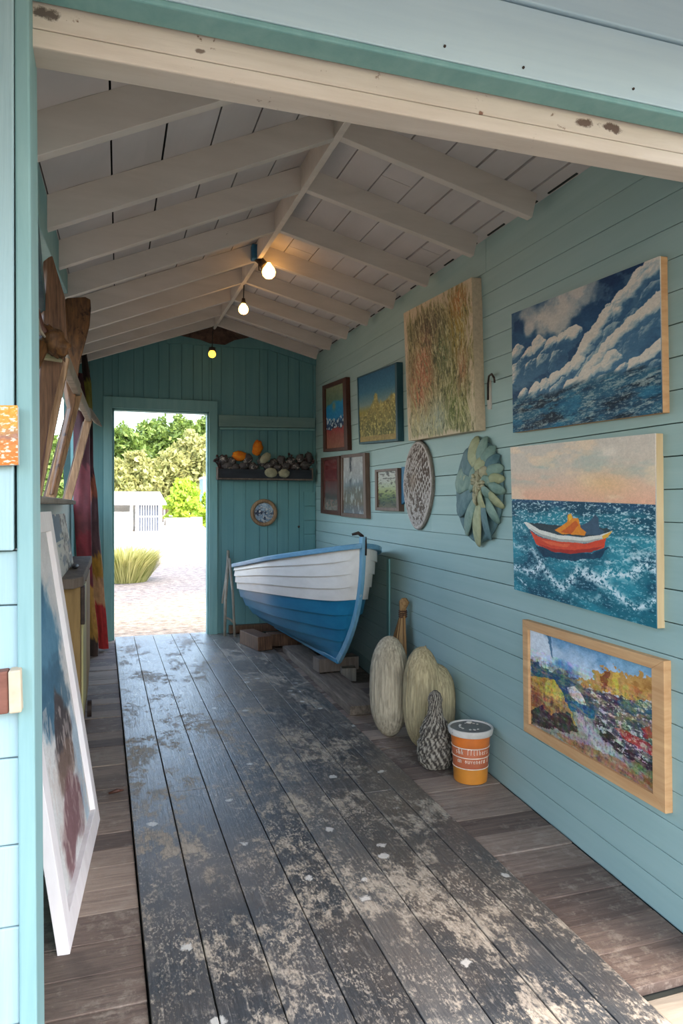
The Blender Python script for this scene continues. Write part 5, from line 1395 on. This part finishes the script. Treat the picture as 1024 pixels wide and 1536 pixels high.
m_ = MB(); m_.prism([at_y(u, v, 2.52) for u, v in ((58, 500), (72, 512), (92, 532), (92, 540), (66, 536), (56, 534))], (0, .05, 0)); m_.build('slab', wood('mossy_pale_wood', (120, 122, 88), (176, 172, 140), 12, rough=.85), t, bevel=.003)
tag(MB().prism([at_y(u, v, 2.78) for u, v in ((46, 535), (88, 538), (60, 738), (40, 738))], (-.02, .03, 0)).build('panel', M['darkframe'], bevel=.002), 'dark brown panel standing behind the first sash bar', 'panel')
# painted boards leaning beside the doorway
def painted_board(name, label, rows, yb, yt, cols_):
    """rows: (u_left, u_right, v) down the board; cols_: (v, colour)"""
    m_ = MB(); rg = []; cl = []
    vs = np.linspace(rows[0][2], rows[-1][2], 90)
    for v in vs:
        ul = np.interp(v, [r[2] for r in rows], [r[0] for r in rows]); ur = np.interp(v, [r[2] for r in rows], [r[1] for r in rows])
        s_ = (v - vs[0]) / (vs[-1] - vs[0]); y_ = yt + (yb - yt) * s_
        a_, b_ = at_y(ul, v, y_), at_y(ur, v, y_)
        row = []
        for x_ in np.linspace(0, 1, 9):
            p = a_ + (b_ - a_) * x_; row.append(p + Vector((0, -.02 * math.sin(PI * x_) + .006 * math.sin(x_ * 9 + v * .02), 0)))
        for x_ in np.linspace(1, 0, 9):
            p = a_ + (b_ - a_) * x_; row.append(p + Vector((0, .03, 0)))
        rg.append(row)
        for j in range(18):
            vv = v + (vn(np.array([j * .7]), np.array([v * .06]), 3)[0] - .5) * 14
            c_ = cols_[0][1]
            for cv, cc_ in cols_:
                if vv >= cv: c_ = cc_
            f_ = 1 + (vn(np.array([j * .9]), np.array([v * .13]), 9)[0] - .5) * .35
            cl.append(lin([min(255, x * f_ * .84) for x in c_]))
    m_.rings(rg); m_.col = np.array(cl); o = m_.build(name, M['boardart'], smooth=False); smooth_angle(o, 40)
    return tag(o, label, 'board')
painted_board('painted_board', 'tall board with a red foot leaning beside the doorway', [(122, 130, 530), (124, 137, 575), (127, 139, 620), (126, 140, 700), (133, 146, 740), (136, 149, 800), (138, 154, 850), (141, 157, 900), (145, 160, 930), (148, 163, 973)], 6.72, 6.72,
              [(0, (58, 44, 40)), (572, (134, 128, 52)), (622, (44, 34, 36)), (655, (70, 40, 48)), (715, (150, 84, 62)), (748, (94, 66, 70)), (832, (170, 124, 40)), (866, (196, 146, 104)), (908, (178, 48, 46))])
painted_board('painted_board', 'maroon board with an ochre foot behind the cabinet', [(110, 124, 560), (110, 134, 640), (110, 136, 760), (116, 138, 850), (128, 141, 900), (134, 147, 950), (135, 147, 984)], 6.5, 6.5,
              [(0, (74, 40, 46)), (700, (112, 56, 62)), (800, (130, 48, 58)), (880, (190, 140, 66)), (958, (72, 56, 50))])
# things on the outside wall at the left
a = art_orange()
Yx = 1.40
q = [at_y(-34, 608, Yx - .025), at_y(26, 608, Yx - .025), at_y(27, 697, Yx - .025), at_y(-33, 699, Yx - .025)]
picture('small_painting', 'small orange abstract painting on the pale blue outside wall', q, (0, -1, 0), .024, a, M['lidrim'])
q = [at_y(-40, 1014, 1.385), at_y(31, 1004, 1.385), at_y(33, 1068, 1.385), at_y(-40, 1078, 1.385)]
t = thing('wooden_plaque', 'brown wooden plaque with a pale end on the outside wall', 'plaque', tuple(q[3]))
qm = [lerp_q(q, .72, 0), lerp_q(q, .72, 1)]
m_ = MB(); m_.quadslab([q[0], qm[1], qm[0], q[3]], (0, .032, 0)); m_.build('board', wood('red_brown_plaque', (96, 58, 46), (134, 88, 72), 9, (.4, 3, 3), .7, (176, 150, 130), .66, 10), t, bevel=.003)
m_ = MB(); m_.quadslab([qm[1] + Vector((.001, -.004, 0)), q[1] + Vector((0, -.004, 0)), q[2] + Vector((0, -.004, 0)), qm[0] + Vector((.001, -.004, 0))], (0, .036, 0)); m_.build('end_block', wood('pale_worn_block', (176, 158, 132), (204, 188, 164), 9, rough=.7, spots=(120, 98, 80), spot_t=.64), t, bevel=.003)
# twig on the left boards
tw = at_z(175, 1190, DZ)
tag(MB().tube([tw + Vector((-.035, -.01, .008)), tw + Vector((0, 0, .012)), tw + Vector((.03, .006, .009))], [.004, .009, .003], 8).build('twig', M['darkframe'], smooth=True), 'short dark twig lying on the brown boards left of the planks', 'twig')

# ------------------------------------------------------------------ outdoors
GZ = -.12
def gridplane(x0, x1, y0, y1, n):
    m_ = MB(); X = np.linspace(x0, x1, n); Y = np.linspace(y0, y1, n)
    m_.v = [(x, y, GZ) for y in Y for x in X]
    m_.f = [(j * n + i, j * n + i + 1, (j + 1) * n + i + 1, (j + 1) * n + i) for j in range(n - 1) for i in range(n - 1)]; m_.m = [0] * len(m_.f); return m_
gridplane(-150, 150, -120, 200, 30).build('ground', M['ground'], kind='structure')
def leaves(c, rad, n, size, seed, shell=.55, elong=1.0):
    r = np.random.default_rng(seed)
    d = r.normal(size=(n, 3)); d /= np.linalg.norm(d, axis=1)[:, None]
    rr = (shell + (1 - shell) * r.random(n)) ** 1
    # lumpy crown
    lump = 1 + .22 * np.sin(d[:, 0] * 5 + seed) * np.sin(d[:, 2] * 6 + seed * 2) + .12 * np.sin(d[:, 1] * 9 + d[:, 2] * 7)
    p = np.array(c) + d * (rr * lump)[:, None] * np.array(rad)
    a = r.normal(size=(n, 3)); a /= np.linalg.norm(a, axis=1)[:, None]
    b = np.cross(a, r.normal(size=(n, 3))); b /= np.linalg.norm(b, axis=1)[:, None]
    s = size * (.6 + .8 * r.random(n))[:, None]
    v = np.stack([p - a * s * elong, p - b * s * .5, p + a * s * elong, p + b * s * .5], 1).reshape(-1, 3)
    return v
def leaf_obj(name, vs, mt, parent=None):
    m_ = MB(); n = len(vs) // 4; m_.v = vs.tolist(); m_.f = [(4 * i, 4 * i + 1, 4 * i + 2, 4 * i + 3) for i in range(n)]; m_.m = [0] * n
    return m_.build(name, mt, parent, recalc=False)
def tree(label, u, vtop, vbot, y_, w_px, mt, seed, n=6500, leaf=.2, name='tree', cat='tree', group=None, lobes=5):
    k_ = y_ / ray(u, 700).y; x_ = ray(u, 700).x * k_
    zt_ = 1.3 + (HZ - vtop) * k_; zb_ = 1.3 + (HZ - vbot) * k_
    w_ = w_px * k_ / 2
    t_ = thing(name, label, cat, (x_, y_, GZ), group)
    r = random.Random(seed); parts = []
    for i in range(lobes):
        f_ = i / max(1, lobes - 1); zc = zb_ + (zt_ - zb_) * (.25 + .55 * f_)
        rw = w_ * (.95 - .40 * f_); rh = (zt_ - zb_) * (.34 - .08 * f_)
        c_ = (x_ + r.uniform(-.55, .55) * w_ * (1 - f_ * .5), y_ + r.uniform(-.4, .4) * w_, min(zc, zt_ - rh * .95))
        parts.append(leaves(c_, (rw, rw, rh), n // lobes, leaf, seed * 10 + i))
    leaf_obj('foliage', np.concatenate(parts), mt, t_)
    m_ = MB(); m_.tube([(x_, y_, GZ), (x_ + .05, y_, GZ + (zt_ - GZ) * .3), (x_ - .05, y_, GZ + (zt_ - GZ) * .65)], [w_ * .07 + .05, w_ * .05 + .04, .04], 8); m_.build('trunk', M['bark'], t_, smooth=True)
    return t_
tree('dark green tall tree behind the kiosk, leftmost in the doorway', 192, 640, 735, 58, 80, M['leaf_d'], 1)
tree('dark green pointed tree behind the kiosk, second from the left in the doorway', 222, 632, 735, 60, 66, M['leaf_d'], 2)
tree('dark green pointed tree left of the doorway middle over the bright bush', 242, 626, 735, 62, 64, M['leaf_d'], 3)
tree('tallest dark green tree above the bright bush in the doorway', 266, 624, 735, 59, 66, M['leaf_d'], 4)
tree('dark green tree at the right edge of the doorway view', 304, 624, 720, 60, 60, M['leaf_d'], 5)
tree('yellow-olive tree low behind the left of the kiosk roof', 178, 690, 755, 50, 56, M['leaf_o'], 6)
tree('pale olive tree behind the middle of the kiosk roof', 212, 678, 755, 51, 62, M['leaf_o'], 7)
tree('pale grey-olive tree behind the bright bush, left side', 250, 676, 755, 52, 66, M['leaf_o'], 8)
tree('wide olive tree behind the bright bush, right side', 290, 650, 755, 53, 84, M['leaf_o'], 9, n=9000)
tree('bright yellow-green bush right of the white kiosk', 272, 718, 779, 43.5, 62, M['leaf_y'], 10, n=3600, leaf=.15, name='bush', cat='bush', lobes=4)
tree('small yellow-green bush at the right edge beyond the fence', 310, 738, 784, 44, 22, M['leaf_y'], 11, n=1200, leaf=.14, name='bush', cat='bush', lobes=3)
for i, (u, vt, yy_, w, lb) in enumerate([(118, 650, 56, 60, 'olive tree seen past the last bar of the tilted sash'), (92, 660, 50, 50, 'green tree seen between the middle bars of the tilted sash'), (66, 655, 55, 60, 'olive tree seen beside the first bar of the tilted sash')]):
    tree(lb, u, vt, 756, yy_, w, M['leaf_o'] if i % 2 == 0 else M['leaf_d'], 30 + i, n=3600)
# grass clump
c_ = at_z(193, 874, GZ); r = np.random.default_rng(5); m_ = MB()
for i in range(2600):
    a_ = r.uniform(0, 2 * PI); q = math.sqrt(r.random()) * .42; l_ = r.uniform(.45, .85)
    p = Vector((c_.x - .08 + q * math.cos(a_), c_.y + .25 + q * math.sin(a_), GZ))
    dv = Vector((math.cos(a_) * (.25 + q), math.sin(a_) * (.25 + q), 1.0)) * l_; dv.x += r.normal() * .06; dv.y += r.normal() * .06
    w_ = Vector((math.sin(a_), -math.cos(a_), 0)) * .008
    m1 = p + dv * .6; m2 = p + dv * .95 + Vector((math.cos(a_) * .14 * l_, math.sin(a_) * .14 * l_, -.08 * l_))
    m_.add([p - w_, p + w_, m1 + w_ * .9, m1 - w_ * .9, m2], [(0, 1, 2, 3), (3, 2, 4)])
tag(m_.build('grass_clump', M['grass'], recalc=False), 'dry green grass clump on the gravel just outside the doorway', 'grass')
# kiosk
ky = 40.0; kk = ky / 1080.0
def KX(u, y_=ky): return at_y(u, 700, y_).x
def KZ(v, y_=ky, u=210): return at_y(u, v, y_).z
t = thing('kiosk', 'low white kiosk with a white roof and barred door across the yard', 'kiosk', (KX(205), ky, GZ))
x0k, x1k = KX(243) - 4.6, KX(243); ze = KZ(757)
mb = MB(); mb.hexa([(x0k - .2, ky - .35, ze - .02), (x1k + .22, ky - .35, ze - .02), (x1k + .05, ky + 2.6, ze + .62), (x0k - .2, ky + 2.6, ze + .62)], [(x0k - .2, ky - .35, ze + .06), (x1k + .22, ky - .35, ze + .06), (x1k + .05, ky + 2.6, ze + .76), (x0k - .2, ky + 2.6, ze + .76)]); mb.build('roof', M['kiosk'], t)
mb = MB(); mb.box((x1k - .16, ky, GZ), (x1k, ky + 2.4, ze + .1)); mb.box((x0k, ky + 2.3, GZ), (x1k, ky + 2.4, ze + .45)); mb.box((x0k, ky, GZ), (x0k + .15, ky + 2.4, ze + .1)); mb.build('wall', M['kiosk'], t)
for u in (197, 205, 241):
    MB().box((KX(u) - .07, ky - .03, GZ), (KX(u) + .07, ky + .08, ze)).build('post', M['kiosk'], t)
MB().box((KX(206), ky + .1, GZ), (KX(240), ky + .14, ze)).build('door', M['kioskdark'], t); kdoor = t.children[-1]
for u in np.linspace(208, 238, 9):
    MB().box((KX(u) - .022, ky + .06, GZ), (KX(u) + .022, ky + .098, ze)).build('bar', M['kiosk'], kdoor)
MB().box((KX(206), ky + .04, KZ(776)), (KX(240), ky + .06, KZ(774))).build('rail', M['kiosk'], kdoor)
mb = MB(); mb.box((x0k + .15, ky + .02, GZ), (KX(196), ky + .08, KZ(768))); mb.build('lower_panel', M['kiosk'], t)
# fence
fy = 41.5; t = thing('picket_fence', 'low white picket fence between the kiosk and the yard edge', 'fence', (KX(275, fy), fy, GZ))
for i, u in enumerate(np.linspace(249, 285, 17)):
    MB().box((KX(u, fy) - .028, fy - .03, GZ), (KX(u, fy) + .028, fy, KZ(777, fy))).build('picket', M['kiosk'], t)
for v in (779, 790): MB().box((KX(248, fy), fy, KZ(v + 2, fy)), (KX(303, fy), fy + .05, KZ(v - 1, fy))).build('rail', M['kiosk'], t)
MB().box((KX(286, fy), fy - .03, GZ + .2), (KX(303, fy), fy, KZ(776, fy))).build('panel', M['kiosk'], t)
# distant hut
hy_ = 48.0; t = thing('hut', 'narrow blue-grey hut at the right edge of the doorway view', 'hut', (KX(311, hy_), hy_, GZ))
MB().box((KX(304.5, hy_), hy_, GZ), (KX(330, hy_), hy_ + 2, KZ(717, hy_))).build('wall', M['hut'], t)
MB().box((KX(303.5, hy_), hy_ - .1, KZ(717, hy_)), (KX(331, hy_), hy_ + 2.1, KZ(714, hy_))).build('roof', M['kiosk'], t)

# ------------------------------------------------------------------ light
w = bpy.data.worlds.new('sky'); SC.world = w; w.use_nodes = True
nt = w.node_tree; bg = nt.nodes['Background']
sky = nt.nodes.new('ShaderNodeTexSky'); sky.sky_type = 'NISHITA'; sky.sun_disc = False
sky.sun_elevation = math.radians(62); sky.sun_rotation = math.radians(150); sky.air_density = 1.0; sky.dust_density = 3.0; sky.ozone_density = 1.0
nt.links.new(mix(nt, 1.0, sky.outputs[0], (1.0, .945, .87, 1), 'MULTIPLY'), bg.inputs[0]); bg.inputs[1].default_value = .85
sd = bpy.data.lights.new('sun', 'SUN'); sd.energy = 2.4; sd.angle = math.radians(1.0); sd.color = (1, .95, .87)
so = bpy.data.objects.new('sun', sd); COL.objects.link(so)
to_sun = Vector((.8, -.13, .85)).normalized()
so.rotation_euler = to_sun.to_track_quat('Z', 'Y').to_euler()
SC.view_settings.view_transform = 'Standard'; SC.view_settings.look = 'None'; SC.view_settings.gamma = 1; SC.view_settings.use_curve_mapping = False
SC.view_settings.exposure = 0.95
SC.cycles.max_bounces = 10; SC.cycles.diffuse_bounces = 6
for o in bpy.data.objects:
    if '_o' in o: del o['_o']
